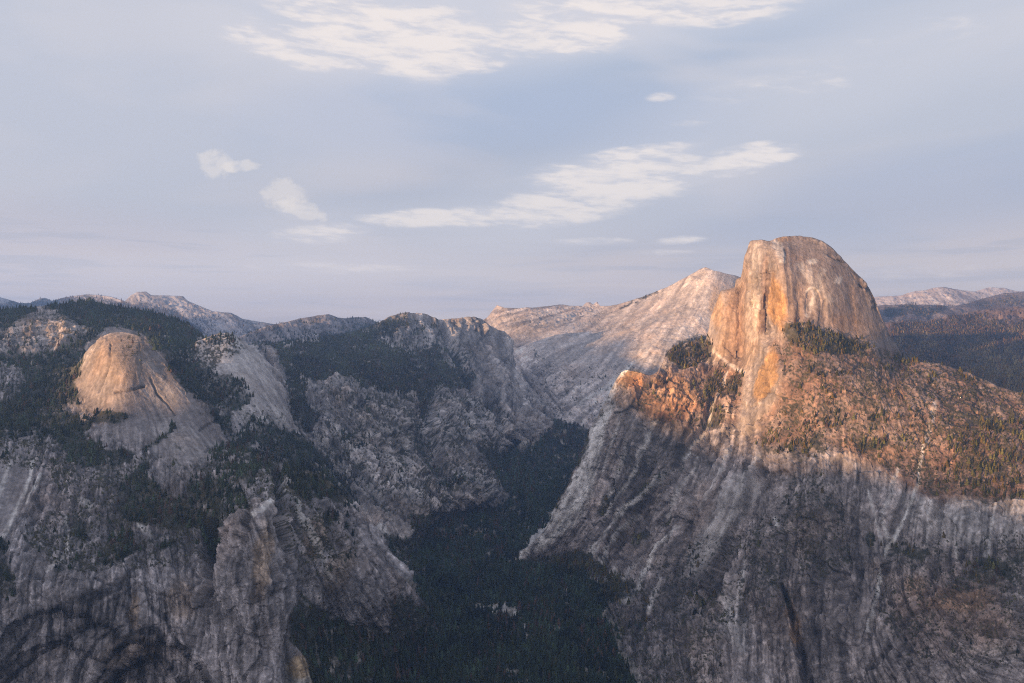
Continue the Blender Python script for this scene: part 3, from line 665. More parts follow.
def dome_relief(PX, PY, Y):
    s = Y / F
    # NW face: proud left pillar, a return wall facing right, then the big inset panel
    xr = 766 + (PY - 260) * -.03
    d = PX - xr
    win = sstep(240, 262, PY) * sstep(345, 325, PY)
    Y = Y + s * win * 9 * sstep(-2.5, 2.5, d) * sstep(22, 1.5, d)
    # corner of face and dome
    edge = np.interp(PY, [236, 241, 260, 280, 300, 320, 328, 345], [768, 771, 776, 781, 784.5, 788, 788, 789])
    e = PX - edge
    Y = Y - s * 10 * sstep(-14, -1, e) * sstep(26, 0, e) * sstep(240, 250, PY) * sstep(345, 324, PY)
    # lower tongue panel
    e2 = PX - np.interp(PY, [345, 370, 400, 430], [772, 776, 768, 748])
    Y = Y - s * 16 * sstep(-18, -2, e2) * sstep(12, 0, e2) * sstep(338, 352, PY) * sstep(432, 410, PY)
    # left buttress column
    Y = Y - s * 14 * np.exp(-((PX - 722 - (PY - 300) * -.05) / 8) ** 2) * sstep(285, 292, PY) * sstep(362, 340, PY)
    Y = Y + s * 12 * np.exp(-((PX - 741) / 4) ** 2) * sstep(285, 292, PY) * sstep(372, 350, PY)
    # grooves down the rounded side and the arch
    for gxx, w, dpt in ((797, 3, 1.6), (822, 3.5, 2), (850, 4, 1.5)):
        Y = Y + s * dpt * np.exp(-((PX - gxx - (PY - 300) * .12) / w) ** 2) * sstep(272, 292, PY) * sstep(345, 325, PY)
    ar = np.hypot((PX - 813) / 8.5, (PY - 306) / 18)
    Y = Y + s * 1.6 * sstep(1.05, .92, ar) * sstep(322, 305, PY)
    # overhanging lip of the summit on the right
    Y = Y - s * 6 * np.exp(-(((PX - 838) / 8) ** 2 + ((PY - 258) / 3) ** 2))
    # ribs of the lower wall
    for x0, y0, x1, y1, w, dpt in ((735, 470, 690, 575, 14, 16), (690, 470, 640, 560, 9, 8), (620, 400, 545, 540, 14, 12), (800, 470, 760, 683, 16, 10), (870, 560, 840, 683, 16, 12), (960, 500, 985, 683, 22, 9), (905, 480, 880, 560, 9, 6), (735, 585, 745, 690, 14, 12)):
        t = np.clip(((PX - x0) * (x1 - x0) + (PY - y0) * (y1 - y0)) / ((x1 - x0) ** 2 + (y1 - y0) ** 2), 0, 1)
        dd = np.hypot(PX - x0 - t * (x1 - x0), PY - y0 - t * (y1 - y0))
        Y = Y - s * dpt * np.exp(-(dd / w) ** 2)
    return Y


sheet('mountain', 'great split granite dome with sheer sunlit face above a broken cliff wall', 'mountain', 506, 1130, .75, .75,
      [(506, 562), (513, 558), (530, 546), (545, 530), (550, 520), (556, 505), (565, 490), (571, 475), (580, 455), (590, 430), (600, 410), (608, 395), (615, 381), (621, 372.5), (626, 370), (634, 371), (645, 374), (651, 376), (657, 372), (663, 362), (665, 355),
       (668, 350), (680, 344), (690, 342), (700, 338), (706, 340), (708.5, 330), (711, 316), (714, 308), (718, 298), (721, 290.5), (728, 289), (735, 287.5), (737, 279), (742, 276), (744.5, 265), (747, 251), (749.5, 242), (752, 240.5), (760, 240), (770, 240.5),
       (777, 238), (786, 236.5), (800, 236), (812, 237.5), (822, 241), (830, 246), (836, 252), (841, 256.5), (843.5, 260), (848, 264.5), (855, 272), (863, 280), (869, 288), (876, 302), (882, 318), (890, 335), (898, 348), (904, 359),
       (920, 362), (940, 364), (960, 370), (985, 380), (1000, 387), (1024, 394), (1130, 436)],
      [(506, 566), (515, 564), (560, 566), (600, 584), (615, 622), (625, 662), (635, 702), (650, 745), (700, 768), (1130, 770)],
      [(513, 558, 4150), (550, 520, 4080), (571, 475, 4110), (590, 430, 4150), (608, 395, 4180), (621, 372, 4220), (630, 370, 4200), (645, 374, 4150), (657, 372, 4200), (665, 352, 4320), (690, 340, 4430), (705, 337, 4480), (709, 325, 4500), (712, 312, 4520), (721, 290, 4500), (735, 287, 4450),
       (742, 276, 4420), (748, 250, 4320), (750, 241, 4300), (770, 240, 4200), (785, 237, 4270), (800, 236, 4290), (822, 241, 4260), (843, 259, 4200), (863, 280, 4180), (876, 302, 4180), (890, 335, 4180), (904, 359, 4190),
       (775, 260, 4020), (783, 300, 3960), (788, 322, 3935), (800, 260, 4050), (800, 290, 3965), (800, 318, 3920), (830, 270, 4060), (830, 300, 3970), (830, 328, 3920), (857, 310, 4070), (860, 336, 3990), (878, 340, 4060),
       (765, 260, 4090), (755, 300, 4150), (765, 320, 4060), (750, 340, 4130), (730, 310, 4360), (720, 330, 4410), (735, 350, 4260), (745, 370, 4110), (770, 340, 3990), (765, 370, 3950), (750, 400, 3930), (740, 430, 3830), (776, 350, 3915),
       (710, 350, 4400), (725, 365, 4230), (690, 370, 4260), (670, 370, 4220), (700, 400, 4010), (660, 395, 4020), (640, 390, 4080), (640, 420, 3990), (690, 430, 3900), (720, 410, 3950),
       (790, 335, 3850), (820, 345, 3800), (850, 352, 3850), (800, 355, 3750), (790, 380, 3650), (830, 390, 3550), (870, 370, 3700), (904, 366, 3900), (920, 363, 3980), (960, 371, 3900), (1000, 388, 3720), (1024, 395, 3640), (1130, 437, 3450),
       (900, 400, 3480), (950, 420, 3370), (1000, 440, 3230), (850, 430, 3370), (800, 430, 3460), (760, 440, 3640), (780, 455, 3370), (840, 465, 3210), (900, 460, 3170), (920, 480, 3090), (980, 500, 2970), (1024, 500, 2920), (1130, 500, 2850),
       (780, 520, 3260), (840, 540, 3060), (900, 540, 2990), (980, 560, 2810), (1024, 580, 2710), (1130, 600, 2550), (780, 600, 3110), (860, 620, 2870), (940, 620, 2720), (1024, 640, 2520), (780, 683, 2860), (860, 683, 2740), (940, 683, 2610), (1024, 683, 2430), (1130, 770, 2150), (860, 770, 2620), (960, 770, 2420),
       (700, 500, 3620), (720, 560, 3370), (700, 620, 3210), (660, 640, 3160), (660, 683, 2850), (720, 683, 2860), (720, 770, 2480), (640, 560, 3820), (650, 600, 3520), (600, 540, 3990), (620, 500, 4020), (660, 470, 3900), (560, 556, 4070), (600, 573, 3830), (625, 597, 3570), (615, 630, 3330), (640, 690, 2850)],
      crag=.8, jag=.6, relief=dome_relief, rockcol=(0.292, 0.252, 0.232), back=(700, -1100))
# valley floor
sheet('valley_floor', 'dark forested valley floor between the cliffs with a small pale meadow', 'valley floor', 262, 680, 1, 1,
      [(262, 570), (300, 575), (380, 580), (410, 560), (425, 530), (440, 500), (480, 480), (540, 424), (600, 424), (680, 430)], [(262, 790), (680, 790)],
      [(640, 700, 2720), (640, 640, 3230), (600, 600, 3620), (540, 570, 4020), (515, 560, 4200), (500, 620, 3400), (500, 683, 2750), (420, 683, 2750), (420, 630, 3260), (430, 600, 3550), (330, 683, 2480), (300, 683, 2330), (300, 625, 2430), (300, 600, 2480), (340, 620, 2660), (380, 622, 2850),
       (400, 600, 3080), (428, 610, 3350), (450, 540, 4400), (450, 510, 4600), (490, 500, 4900), (520, 480, 5200), (550, 460, 5700), (560, 440, 6200), (580, 435, 6400), (590, 428, 6700), (560, 500, 5000), (590, 450, 6300), (600, 520, 4650), (650, 560, 4050), (680, 640, 3300), (680, 430, 6700),
       (262, 570, 2650), (262, 683, 2250), (400, 560, 4000), (500, 790, 2070), (300, 790, 1950), (660, 790, 2050)], crag=.3, jag=0, rk_k=1, rockcol=(0.240, 0.216, 0.184))
SHEETS['valley_floor']['valley'] = True

# ------------------------------------------------------------------ base ground and the western rim that throws the evening shade
gxs = np.linspace(-17500, 17500, 90); gys = np.linspace(-5500, 23500, 80)
GX, GY = np.meshgrid(gxs, gys)
q = np.stack([GX.ravel(), GY.ravel(), GX.ravel() * 0], 1)
gz = -1160 + 6 * fbm(q / 900, 3, 3)
idx = np.arange(GX.size).reshape(GX.shape)
gf = np.stack([idx[:-1, :-1].ravel(), idx[:-1, 1:].ravel(), idx[1:, 1:].ravel(), idx[1:, :-1].ravel()], 1)
link('ground', make_mesh('ground', np.c_[q[:, :2], gz], gf, np.tile(np.array([.06, .055, .035]), (len(q), 1)), ROCK), 'dark lowland under the mountains', 'ground', 'structure')

TERM = [(1060, 525, 2780), (1000, 497, 2950), (900, 463, 3150), (850, 458, 3300), (790, 453, 3400), (745, 446, 3700), (700, 432, 3890), (665, 412, 4020), (640, 398, 4070), (618, 377, 4210),
        (100, 412, 3150), (60, 402, 3330), (45, 332, 4250), (225, 331, 4470), (480, 336, 7150), (640, 335, 8000), (675, 380, 7300), (410, 323, 7000), (330, 322, 9500), (256, 338, 8900), (150, 299, 14800), (230, 314, 13500), (60, 298, 16500), (188, 300, 15000), (280, 325, 13000)]
Hp = []
for x_, y_, Y_ in TERM:
    w3 = unproj(np.float64(x_), np.float64(y_), np.float64(Y_))
    lx, ly = -SUN_DIR[0], -SUN_DIR[1]
    Hp.append((-ly * w3[0] + lx * w3[1], w3[2] + (lx * w3[0] + ly * w3[1]) * SUN_TAN))
Hp += [(-3000, -330), (0, -330), (12500, 150)]
Hp = np.array(sorted(Hp))
print('rim', Hp.round().tolist())
S0 = -6000.0
ps = np.arange(-3000, 12500, 40.0)
crest = np.interp(ps, Hp[:, 0], Hp[:, 1]) - S0 * SUN_TAN
dxy = -SUN_DIR[:2]; pxy = np.array([-dxy[1], dxy[0]])
prof = [(-1500, -1), (-900, -.45), (-420, -.15), (-150, -.03), (0, 0), (160, -.06), (480, -.22), (900, -.5), (1500, -1)]
rv, rc = [], []
for off, k in prof:
    z = crest + (crest + 1165) * k
    xy = (S0 + off) * dxy[None] + ps[:, None] * pxy[None]
    v = np.c_[xy, z]
    v[:, 2] += fbm(v / 300, 3, 8) * (45 + 60 * min(1, -k * 3)) * (0 if k == -1 else 1)
    rv.append(v); rc.append(np.tile(np.array([.22, .2, .18]), (len(ps), 1)))
R, Cn = len(prof), len(ps)
idx = np.arange(R * Cn).reshape(R, Cn)
rf = np.stack([idx[:-1, :-1].ravel(), idx[:-1, 1:].ravel(), idx[1:, 1:].ravel(), idx[1:, :-1].ravel()], 1)
link('hill', make_mesh('hill', np.concatenate(rv), rf, np.concatenate(rc), ROCK), 'long western valley rim outside the view', 'hill', 'structure')


# added unseen ridge behind the split dome, set there to shade the hillside beyond
pts = []
for px_, Y_, t_ in ((1026, 8300, 3700), (985, 8330, 3400), (950, 8350, 3100), (920, 8380, 2800), (905, 8400, 2700)):
    w3 = unproj(np.float64(px_), np.float64(334.0), np.float64(Y_))
    pts.append((w3[0] + SUN_DIR[0] * t_, w3[1] + SUN_DIR[1] * t_, w3[2] + SUN_TAN * t_))
pts = np.array(pts); tt = np.linspace(0, 1, 90); kk = np.linspace(0, 1, len(pts))
ax_ = np.stack([np.interp(tt, kk, pts[:, i]) for i in range(3)], 1)
ax_[:, 2] -= 1400 * np.clip(tt - .95, 0, 1) * 4
rv = []
for off, k in ((-270, -1), (-160, -.45), (-70, -.12), (-25, -.02), (0, 0), (25, -.02), (80, -.10), (180, -.4), (320, -1)):
    v = ax_.copy(); v[:, :2] += SUN_DIR[:2] * off; v[:, 2] += (v[:, 2] + 1165) * k
    v[:, 2] += fbm(v / 200, 3, 18) * 8 * (k > -1)
    rv.append(v)
R, Cn = len(rv), len(tt)
idx = np.arange(R * Cn).reshape(R, Cn)
rf = np.stack([idx[:-1, :-1].ravel(), idx[:-1, 1:].ravel(), idx[1:, 1:].ravel(), idx[1:, :-1].ravel()], 1)
link('hill', make_mesh('hill', np.concatenate(rv), rf, np.tile(np.array([.22, .2, .18]), (R * Cn, 1)), ROCK), 'added unseen ridge behind the great split dome, shading the hillside', 'hill', 'structure')


# ------------------------------------------------------------------ trees
def conifer_template(nt_, ns):
    v, f = [], []
    for t in range(nt_):
        z0 = .06 + t * .80 / nt_; z1 = z0 + (1.0 - z0) * (.62 if t < nt_ - 1 else 1.0)
        r = .17 * (1 - t / nt_) + .035
        b = len(v)
        for k in range(ns):
            a = 2 * math.pi * (k + .5 * (t % 2)) / ns
            v.append((r * math.cos(a), r * math.sin(a), z0 - .03))
        v.append((0, 0, z1))
        for k in range(ns):
            f.append((b + k, b + (k + 1) % ns, b + ns))
    return np.array(v, np.float32), np.array(f, np.int32)


TREE = {'near': conifer_template(4, 6), 'mid': conifer_template(3, 5), 'far': conifer_template(2, 4)}
bv = [(1, 0, .05), (.3, .95, .0), (-.8, .6, .08), (-.8, -.6, .0), (.3, -.95, .06), (.5, .3, .62), (-.3, .5, .7), (-.2, -.55, .58), (0, 0, 1)]
bfac = [(0, 1, 5), (1, 2, 6), (1, 6, 5), (2, 3, 6), (3, 7, 6), (3, 4, 7), (4, 0, 5), (4, 5, 7), (5, 6, 8), (6, 7, 8), (7, 5, 8)]
BUSH = (np.array(bv, np.float32), np.array(bfac, np.int32))


def batch(tmpl, pos, h, wscale, tint, jit=.3):
    tv, tf = tmpl
    n, m = len(pos), len(tv)
    a = rng.uniform(0, 2 * np.pi, n)[:, None]
    x = tv[None, :, 0] * np.cos(a) - tv[None, :, 1] * np.sin(a); y = tv[None, :, 0] * np.sin(a) + tv[None, :, 1] * np.cos(a)
    j = 1 + rng.uniform(-jit, jit, (n, m))
    wz = (h * wscale)[:, None]
    V = np.stack([x * wz * j, y * wz * j, tv[None, :, 2] * h[:, None] + rng.uniform(-.02, .02, (n, m)) * h[:, None]], -1)
    V[..., 0] += (tv[:, 2] * rng.normal(0, .03, (n, 1))) * h[:, None]
    V += pos[:, None]
    Fc = tf[None] + (np.arange(n) * m)[:, None, None]
    T = np.repeat(tint[:, None], m, 1) * rng.uniform(.75, 1.25, (n, m, 1))
    return V.reshape(-1, 3), Fc.reshape(-1, 3), T.reshape(-1, 3)


def tree_tints(n, px, py):
    t = np.array([.028, .038, .020])[None] * rng.uniform(.55, 1.45, (n, 1))
    cl = fbm(np.stack([px / 9, py / 7, px * 0 + 3], 1), 3, 78)
    t *= np.clip(1 + 1.1 * cl + .9 * fbm(np.stack([px / 30, py / 14, px * 0 + 9], 1), 2, 79), .35, 2.2)[:, None]
    u = rng.random(n)
    t[u < .22] = np.array([.044, .044, .020]) * rng.uniform(.7, 1.3, ((u < .22).sum(), 1))
    zone = fbm(np.stack([px / 25, py / 25, px * 0], 1), 2, 77)
    d = (u > .90) & (zone > -.1) | (u > .75) & (zone > .35)
    t[d] = np.array([.070, .043, .030]) * rng.uniform(.6, 1.2, (d.sum(), 1))
    return t, d


def scatter(sh, spacing, dens_fn, hr):
    P, PX, PY = sh['P'], sh['PX'], sh['PY']
    e1 = P[1:, :-1] - P[:-1, :-1]; e2 = P[:-1, 1:] - P[:-1, :-1]
    cr = np.cross(e1, e2)
    A = np.linalg.norm(cr, axis=-1); Ah = np.abs(cr[..., 2])
    Ae = np.maximum(Ah, .28 * A)
    lam = dens_fn(sh)[:-1, :-1] * Ae / spacing(P[:-1, :-1, 1]) ** 2
    ok = (PX[:-1, :-1] > -90) & (PX[:-1, :-1] < 1110) & (PY[:-1, :-1] < 745)
    n = rng.poisson(np.clip(np.nan_to_num(lam), 0, 20) * ok)
    i, j = np.nonzero(n)
    k = n[i, j]; i, j = np.repeat(i, k), np.repeat(j, k)
    u, v = rng.random((len(i), 1)), rng.random((len(i), 1))
    pos = P[i, j] + u * (P[i, j + 1] - P[i, j]) + v * (P[i + 1, j] - P[i, j])
    px, py = PX[i, j], PY[i, j]
    h = rng.uniform(hr[0], hr[1], len(i)) * (.7 + .3 * rng.random(len(i)))
    return pos, px, py, h


hero = []
def fdens(sh):
    q = sh['P'].reshape(-1, 3)
    nz = (fbm(q / 75, 3, 101) * .75 + fbm(q / 22, 2, 102) * .45).reshape(sh['PX'].shape)
    lone = .22 * sh['sc'] * sstep(.0, .45, nz) * (sh['sc'] > .3)
    return np.clip(np.maximum(sstep(.22, .85, sh['fb'] + .85 * nz * np.minimum(1, sh['fb'] * 2.5)), lone), 0, 1)


def sdens(sh):
    q = sh['P'].reshape(-1, 3)
    nz = fbm(q / 60, 3, 111).reshape(sh['PX'].shape)
    return np.clip(sh['sc'] * sstep(-.25, .4, nz + sh['sc'] * .4 - .15) * .8, 0, 1) * (1 - sh['fo'])


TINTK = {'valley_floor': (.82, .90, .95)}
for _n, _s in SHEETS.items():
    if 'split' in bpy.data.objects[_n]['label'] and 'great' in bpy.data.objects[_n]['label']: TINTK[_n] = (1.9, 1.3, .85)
    if 'sunlit band' in bpy.data.objects[_n]['label']: TINTK[_n] = (3.6, 2.1, 2.0)  # needles reddened sheet-wide to suggest the pink sunlight
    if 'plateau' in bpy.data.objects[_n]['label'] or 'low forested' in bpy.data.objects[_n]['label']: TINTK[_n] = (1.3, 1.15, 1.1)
for name, sh in SHEETS.items():
    Ym = np.median(sh['P'][..., 1])
    valley = sh.get('valley', False)
    if Ym > 11000:
        sp_, hr, kind = (lambda Y: 46 + Y * 0), (26, 40), 'far'
    elif Ym > 6200:
        sp_, hr, kind = (lambda Y: 17 + np.clip(Y - 6000, 0, 9999) * .0035), (18, 32), 'far'
    elif Ym > 4300:
        sp_, hr, kind = (lambda Y: 10.5 + np.clip(Y - 4500, 0, 9999) * .003), (14, 32), 'far'
    else:
        sp_, hr, kind = (lambda Y: 12 + Y * 0), (8, 31), 'mid'
    if valley:
        sp_, hr, kind = (lambda Y: 10.5 + np.clip(Y - 3500, 0, 9999) * .003), (12, 44), 'mid'
    pos, px, py, h = scatter(sh, sp_, fdens, hr)
    tint, dead = tree_tints(len(pos), px, py)
    if kind == 'mid':
        score = h / pos[:, 1] * F
        order = np.argsort(-score)[:1500]
        ok = [i for i in order if 2 < px[i] < 1022 and py[i] < 676]
        hero.append([(score[i], pos[i], px[i], py[i], h[i], bool(dead[i]), name, tint[i], i) for i in ok])
    tint[~dead] *= np.array(TINTK.get(name, (1, 1, 1)) if Ym < 9000 else (3.0, 1.9, 1.8))  # farthest trees reddened and brightened to look sunlit
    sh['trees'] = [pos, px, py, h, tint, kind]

# the 300 that show largest become trees of their own, well apart from each other
cand = sorted((c for hs in hero for c in hs), key=lambda c: -c[0])
chosen, cells = [], {}
for c in cand:
    key = (int(c[2] // 4), int(c[3] // 5))
    if any((key[0] + a, key[1] + b) in cells for a in (-1, 0, 1) for b in (-1, 0, 1)):
        continue
    cells[key] = 1
    chosen.append(c)
    if len(chosen) == 300:
        break
taken = {}
for c in chosen:
    taken.setdefault(c[6], set()).add(c[8])

for name, sh in SHEETS.items():
    pos, px, py, h, tint, kind = sh['trees']
    keep = np.ones(len(pos), bool)
    if name in taken:
        keep[list(taken[name])] = False
    parts = []
    if keep.sum():
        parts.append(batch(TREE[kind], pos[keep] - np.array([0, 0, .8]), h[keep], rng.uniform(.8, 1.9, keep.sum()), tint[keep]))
    if parts and keep.sum() > 20:
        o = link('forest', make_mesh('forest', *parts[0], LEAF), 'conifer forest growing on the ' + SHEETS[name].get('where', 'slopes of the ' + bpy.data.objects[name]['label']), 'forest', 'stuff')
        o['label'] = ' '.join(o['label'].split()[:16])
    # brush and stunted trees on ledges
    Ym = np.median(sh['P'][..., 1])
    if Ym < 9000 and not sh.get('valley'):
        spb = (lambda Y: 9.5 + np.clip(Y - 3000, 0, 9999) * .0032)
        bp, bx, by, bh = scatter(sh, spb, sdens, (3.0, 7.5))
        if len(bp) > 20:
            bt = np.array([.062, .062, .032])[None] * rng.uniform(.5, 1.4, (len(bp), 1)) * np.array([1, .95, .9])
            small = rng.random(len(bp)) < .3
            V1 = batch(BUSH, bp[~small] - np.array([0, 0, 1.]), bh[~small] * .9, rng.uniform(.6, 1.1, (~small).sum()), bt[~small])
            V2 = batch(TREE['far'], bp[small] - np.array([0, 0, .8]), bh[small] * 2.0, rng.uniform(.9, 1.5, small.sum()), bt[small])
            V = np.concatenate([V1[0], V2[0]]); Fc = np.concatenate([V1[1], V2[1] + len(V1[0])]); T = np.concatenate([V1[2], V2[2]])
            link('shrubbery', make_mesh('shrubbery', V, Fc, T, LEAF), ' '.join(('low brush scattered over the ' + bpy.data.objects[name]['label']).split()[:16]), 'shrubbery', 'stuff')


# ---- single conifers
def crown_mesh(kind, seed):
    r = np.random.default_rng(seed)
    V, Fc, T = [], [], []
    tiers = 9
    for t in range(tiers):
        z = .10 + .86 * t / tiers
        rad = (.17 * (1 - t / tiers) ** .8 + .02) * r.uniform(.8, 1.2)
        nb = 8 if t < 6 else 6
        for k in range(nb):
            if kind == 'dead' and r.random() < .35 or r.random() < .08:
                continue
            a = 2 * math.pi * (k + r.random() * .7) / nb
            L = rad * r.uniform(.65, 1.25)
            dr = r.uniform(.25, .6) * L
            c, s = math.cos(a), math.sin(a)
            w = L * r.uniform(.32, .5)
            b = len(V)
            top = z + r.uniform(.05, .10)
            V += [(0, 0, top), (c * L * .55 - s * w, s * L * .55 + c * w, z - dr * .4), (c * L, s * L, z - dr), (c * L * .55 + s * w, s * L * .55 - c * w, z - dr * .4), (c * L * .4, s * L * .4, z + L * .12)]
            Fc += [(b, b + 1, b + 4), (b + 1, b + 2, b + 4), (b + 2, b + 3, b + 4), (b + 3, b, b + 4), (b, b + 3, b + 1), (b + 1, b + 3, b + 2)]
    b = len(V)
    V += [(0.02, 0, .9), (-.01, .018, .9), (-.01, -.018, .9), (0, 0, 1.0)]
    Fc += [(b, b + 1, b + 3), (b + 1, b + 2, b + 3), (b + 2, b, b + 3)]
    base = {'green': (.028, .038, .020), 'olive': (.046, .046, .021), 'dead': (.075, .045, .031)}[kind]
    T = np.array(base)[None] * r.uniform(.7, 1.35, (len(V), 1))
    return make_mesh('crown', np.array(V, np.float32), np.array(Fc, np.int32), T, LEAF)


def trunk_mesh():
    V, Fc = [], []
    n = 6
    for z, r in ((-.03, .017), (.3, .012), (.7, .006), (.96, .0015)):
        for k in range(n):
            V.append((r * math.cos(2 * math.pi * k / n), r * math.sin(2 * math.pi * k / n), z))
    for i in range(3):
        for k in range(n):
            Fc.append((i * n + k, i * n + (k + 1) % n, (i + 1) * n + (k + 1) % n, (i + 1) * n + k))
    return make_mesh('trunk', np.array(V, np.float32), np.array(Fc, np.int32), None, BARK)


TR = trunk_mesh()
CR = {k: [crown_mesh(k, 100 * i + s) for s in range(3)] for i, k in enumerate(('green', 'olive', 'dead'))}


def zone(px, py, sheetname):
    if sheetname == 'valley_floor':
        if px < 345: return 'on the wooded slope under the tall left cliff', 'conifers under the left cliff'
        if 462 < px < 545 and 596 < py < 650: return 'beside the pale meadow on the valley floor', 'conifers around the meadow'
        if px > 585: return 'at the foot of the right cliff wall', 'conifers at the foot of the right wall'
        if py > 645: return 'in the dense forest at the bottom of the valley', 'conifers at the valley bottom'
        return 'in the dense forest below the meadow canyon', 'conifers on the valley floor'
    if px < 430:
        if py > 555: return 'on a ledge above the arched cliffs', 'conifers on the arch ledge'
        if px > 190: return 'in the ravine beside the tall cliff column', 'conifers in the column ravine'
        if py > 455: return 'on the stepped slabs below the rounded dome', 'conifers on the stepped slabs'
        return 'on the slope around the rounded left dome', 'conifers around the left dome'
    if py < 360 and px > 760: return 'at the foot of the split dome', 'conifers at the dome foot'
    if px < 720 and py < 380: return 'on the small spur left of the split dome', 'conifers on the spur'
    if px > 900 and py < 510: return 'in the sunlit grove on the right shoulder', 'conifers on the right shoulder'
    if py < 470: return 'on the sunlit slope below the split dome', 'conifers below the split dome'
    return 'on a ledge of the right cliff wall', 'conifers on right wall ledges'


for (score, pos, px, py, h, dead, shn, tint, i) in chosen:
    kind = 'dead' if dead else ('olive' if random.random() < .3 else 'green')
    where, grp = zone(px, py, shn)
    look = {'green': 'dark green narrow conifer', 'olive': 'olive green conifer', 'dead': 'rusty brown dying conifer'}[kind]
    e = bpy.data.objects.new('pine_tree', None); col.objects.link(e)
    e.empty_display_size = 1
    e.location = (float(pos[0]), float(pos[1]), float(pos[2]))
    e.rotation_euler = (0, 0, random.uniform(0, 6.28))
    w = h * random.uniform(.85, 1.3)
    e.scale = (w, w, h)
    e['label'] = look + ' ' + where; e['category'] = 'tree'; e['group'] = grp if kind == 'green' else {'olive': 'olive ', 'dead': 'dying '}[kind] + grp
    for nm, me in (('trunk', TR), ('crown', random.choice(CR[kind]))):
        c = bpy.data.objects.new(nm, me); col.objects.link(c); c.parent = e

# ------------------------------------------------------------------ haze
b0, b1 = np.array([-17900, -5900, -1168.]), np.array([17900, 23900, 1400.])
hv = np.array([(x, y, z) for x in (b0[0], b1[0]) for y in (b0[1], b1[1]) for z in (b0[2], b1[2])], np.float32)
hf = np.array([(0, 1, 3, 2), (4, 6, 7, 5), (0, 4, 5, 1), (2, 3, 7, 6), (0, 2, 6, 4), (1, 5, 7, 3)], np.int32)
hm = bpy.data.materials.new('evening_haze'); hm.use_nodes = True
nt = hm.node_tree; nt.nodes.remove(nt.nodes['Principled BSDF'])
pv = nt.nodes.new('ShaderNodeVolumePrincipled')
HAZE_D = 3.8e-5
pv.inputs['Color'].default_value = (.24, .46, .95, 1); pv.inputs['Density'].default_value = HAZE_D; pv.inputs['Anisotropy'].default_value = .35
nt.links.new(pv.outputs['Volume'], nt.nodes['Material Output'].inputs['Volume'])
link('haze', make_mesh('haze', hv, hf, None, hm), 'thin blue evening haze filling the valley', 'haze', 'stuff')

# ------------------------------------------------------------------ sun, sky
EXPO = 1.95
DENOISE = False
el = math.atan(SUN_TAN)
sl = bpy.data.lights.new('sun', 'SUN'); so = bpy.data.objects.new('sun', sl); col.objects.link(so)
sl.energy = 5.0; sl.angle = math.radians(.95); sl.color = (1, .59, .29)
from mathutils import Vector
d = Vector((SUN_DIR[0], SUN_DIR[1], SUN_TAN)).normalized()
so.rotation_euler = d.to_track_quat('Z', 'Y').to_euler()
so.location = (-3000, -1500, 1000)

W = bpy.data.worlds.new('World'); scene.world = W; W.use_nodes = True
nt = W.node_tree; N = nt.nodes; L = nt.links.new
bg = N['Background']; bg.inputs['Strength'].default_value = .05
K = 1 / (.05 * 2 ** EXPO)                                # display-linear -> background units


def V_(x):
    return x


def mth(op, a, b=None, c=None):
    n = N.new('ShaderNodeMath'); n.operation = op
    for i, v in enumerate((a, b, c)):
        if v is None: continue
        if isinstance(v, (int, float)): n.inputs[i].default_value = v
        else: L(v, n.inputs[i])
    return n.outputs[0]


def smooth(x, a, b):
    n = N.new('ShaderNodeMapRange'); n.interpolation_type = 'SMOOTHSTEP'
    n.inputs['From Min'].default_value = a; n.inputs['From Max'].default_value = b
    L(x, n.inputs['Value']); return n.outputs['Result']


def mixc(f, a, b):
    n = N.new('ShaderNodeMix'); n.data_type = 'RGBA'
    if isinstance(f, (int, float)): n.inputs[0].default_value = f
    else: L(f, n.inputs[0])
    for s, v in ((6, a), (7, b)):
        if isinstance(v, tuple): n.inputs[s].default_value = (*v, 1)
        else: L(v, n.inputs[s])
    return n.outputs[2]


def srgb(r, g, b, k=1.0):
    f = lambda c: 1.13 * ((c / 255 + .055) / 1.055) ** 2.4 * K * k
    return (f(r), f(g), f(b))


tc = N.new('ShaderNodeTexCoord'); sep = N.new('ShaderNodeSeparateXYZ'); L(tc.outputs['Generated'], sep.inputs[0])
AZ = mth('MULTIPLY', mth('ARCTAN2', sep.outputs[0], sep.outputs[1]), 57.2958)
EL = mth('MULTIPLY', mth('ARCSINE', sep.outputs[2]), 57.2958)


def noise(sx, sy, ox, scale, detail, rough=.55, dist=0.0, shear=0.0):
    cb = N.new('ShaderNodeCombineXYZ')
    ax = mth('ADD', mth('MULTIPLY', AZ, sx), ox)
    ey = mth('ADD', mth('MULTIPLY', EL, sy), mth('MULTIPLY', AZ, shear))
    L(ax, cb.inputs[0]); L(ey, cb.inputs[1])
    n = N.new('ShaderNodeTexNoise'); n.noise_dimensions = '2D'
    n.inputs['Scale'].default_value = scale; n.inputs['Detail'].default_value = detail; n.inputs['Roughness'].default_value = rough; n.inputs['Distortion'].default_value = dist
    L(cb.outputs[0], n.inputs['Vector']); return n.outputs['Fac']


def deg(px, py):
    a = math.atan((px - CX) / F)
    return math.degrees(a), math.degrees(math.atan((HY - py) / F * math.cos(a)))


def blob(px, py, rx, ry, rot=0):
    a, e = deg(px, py)
    sx, sy = math.degrees(rx / F), math.degrees(ry / F)
    dx, dy = mth('SUBTRACT', AZ, a), mth('SUBTRACT', EL, e)
    c, s = math.cos(math.radians(rot)), math.sin(math.radians(rot))
    u = mth('ADD', mth('MULTIPLY', dx, c / sx), mth('MULTIPLY', dy, s / sx))
    v = mth('ADD', mth('MULTIPLY', dx, -s / sy), mth('MULTIPLY', dy, c / sy))
    r2 = mth('ADD', mth('MULTIPLY', u, u), mth('MULTIPLY', v, v))
    return smooth(r2, 1.0, 0.0)


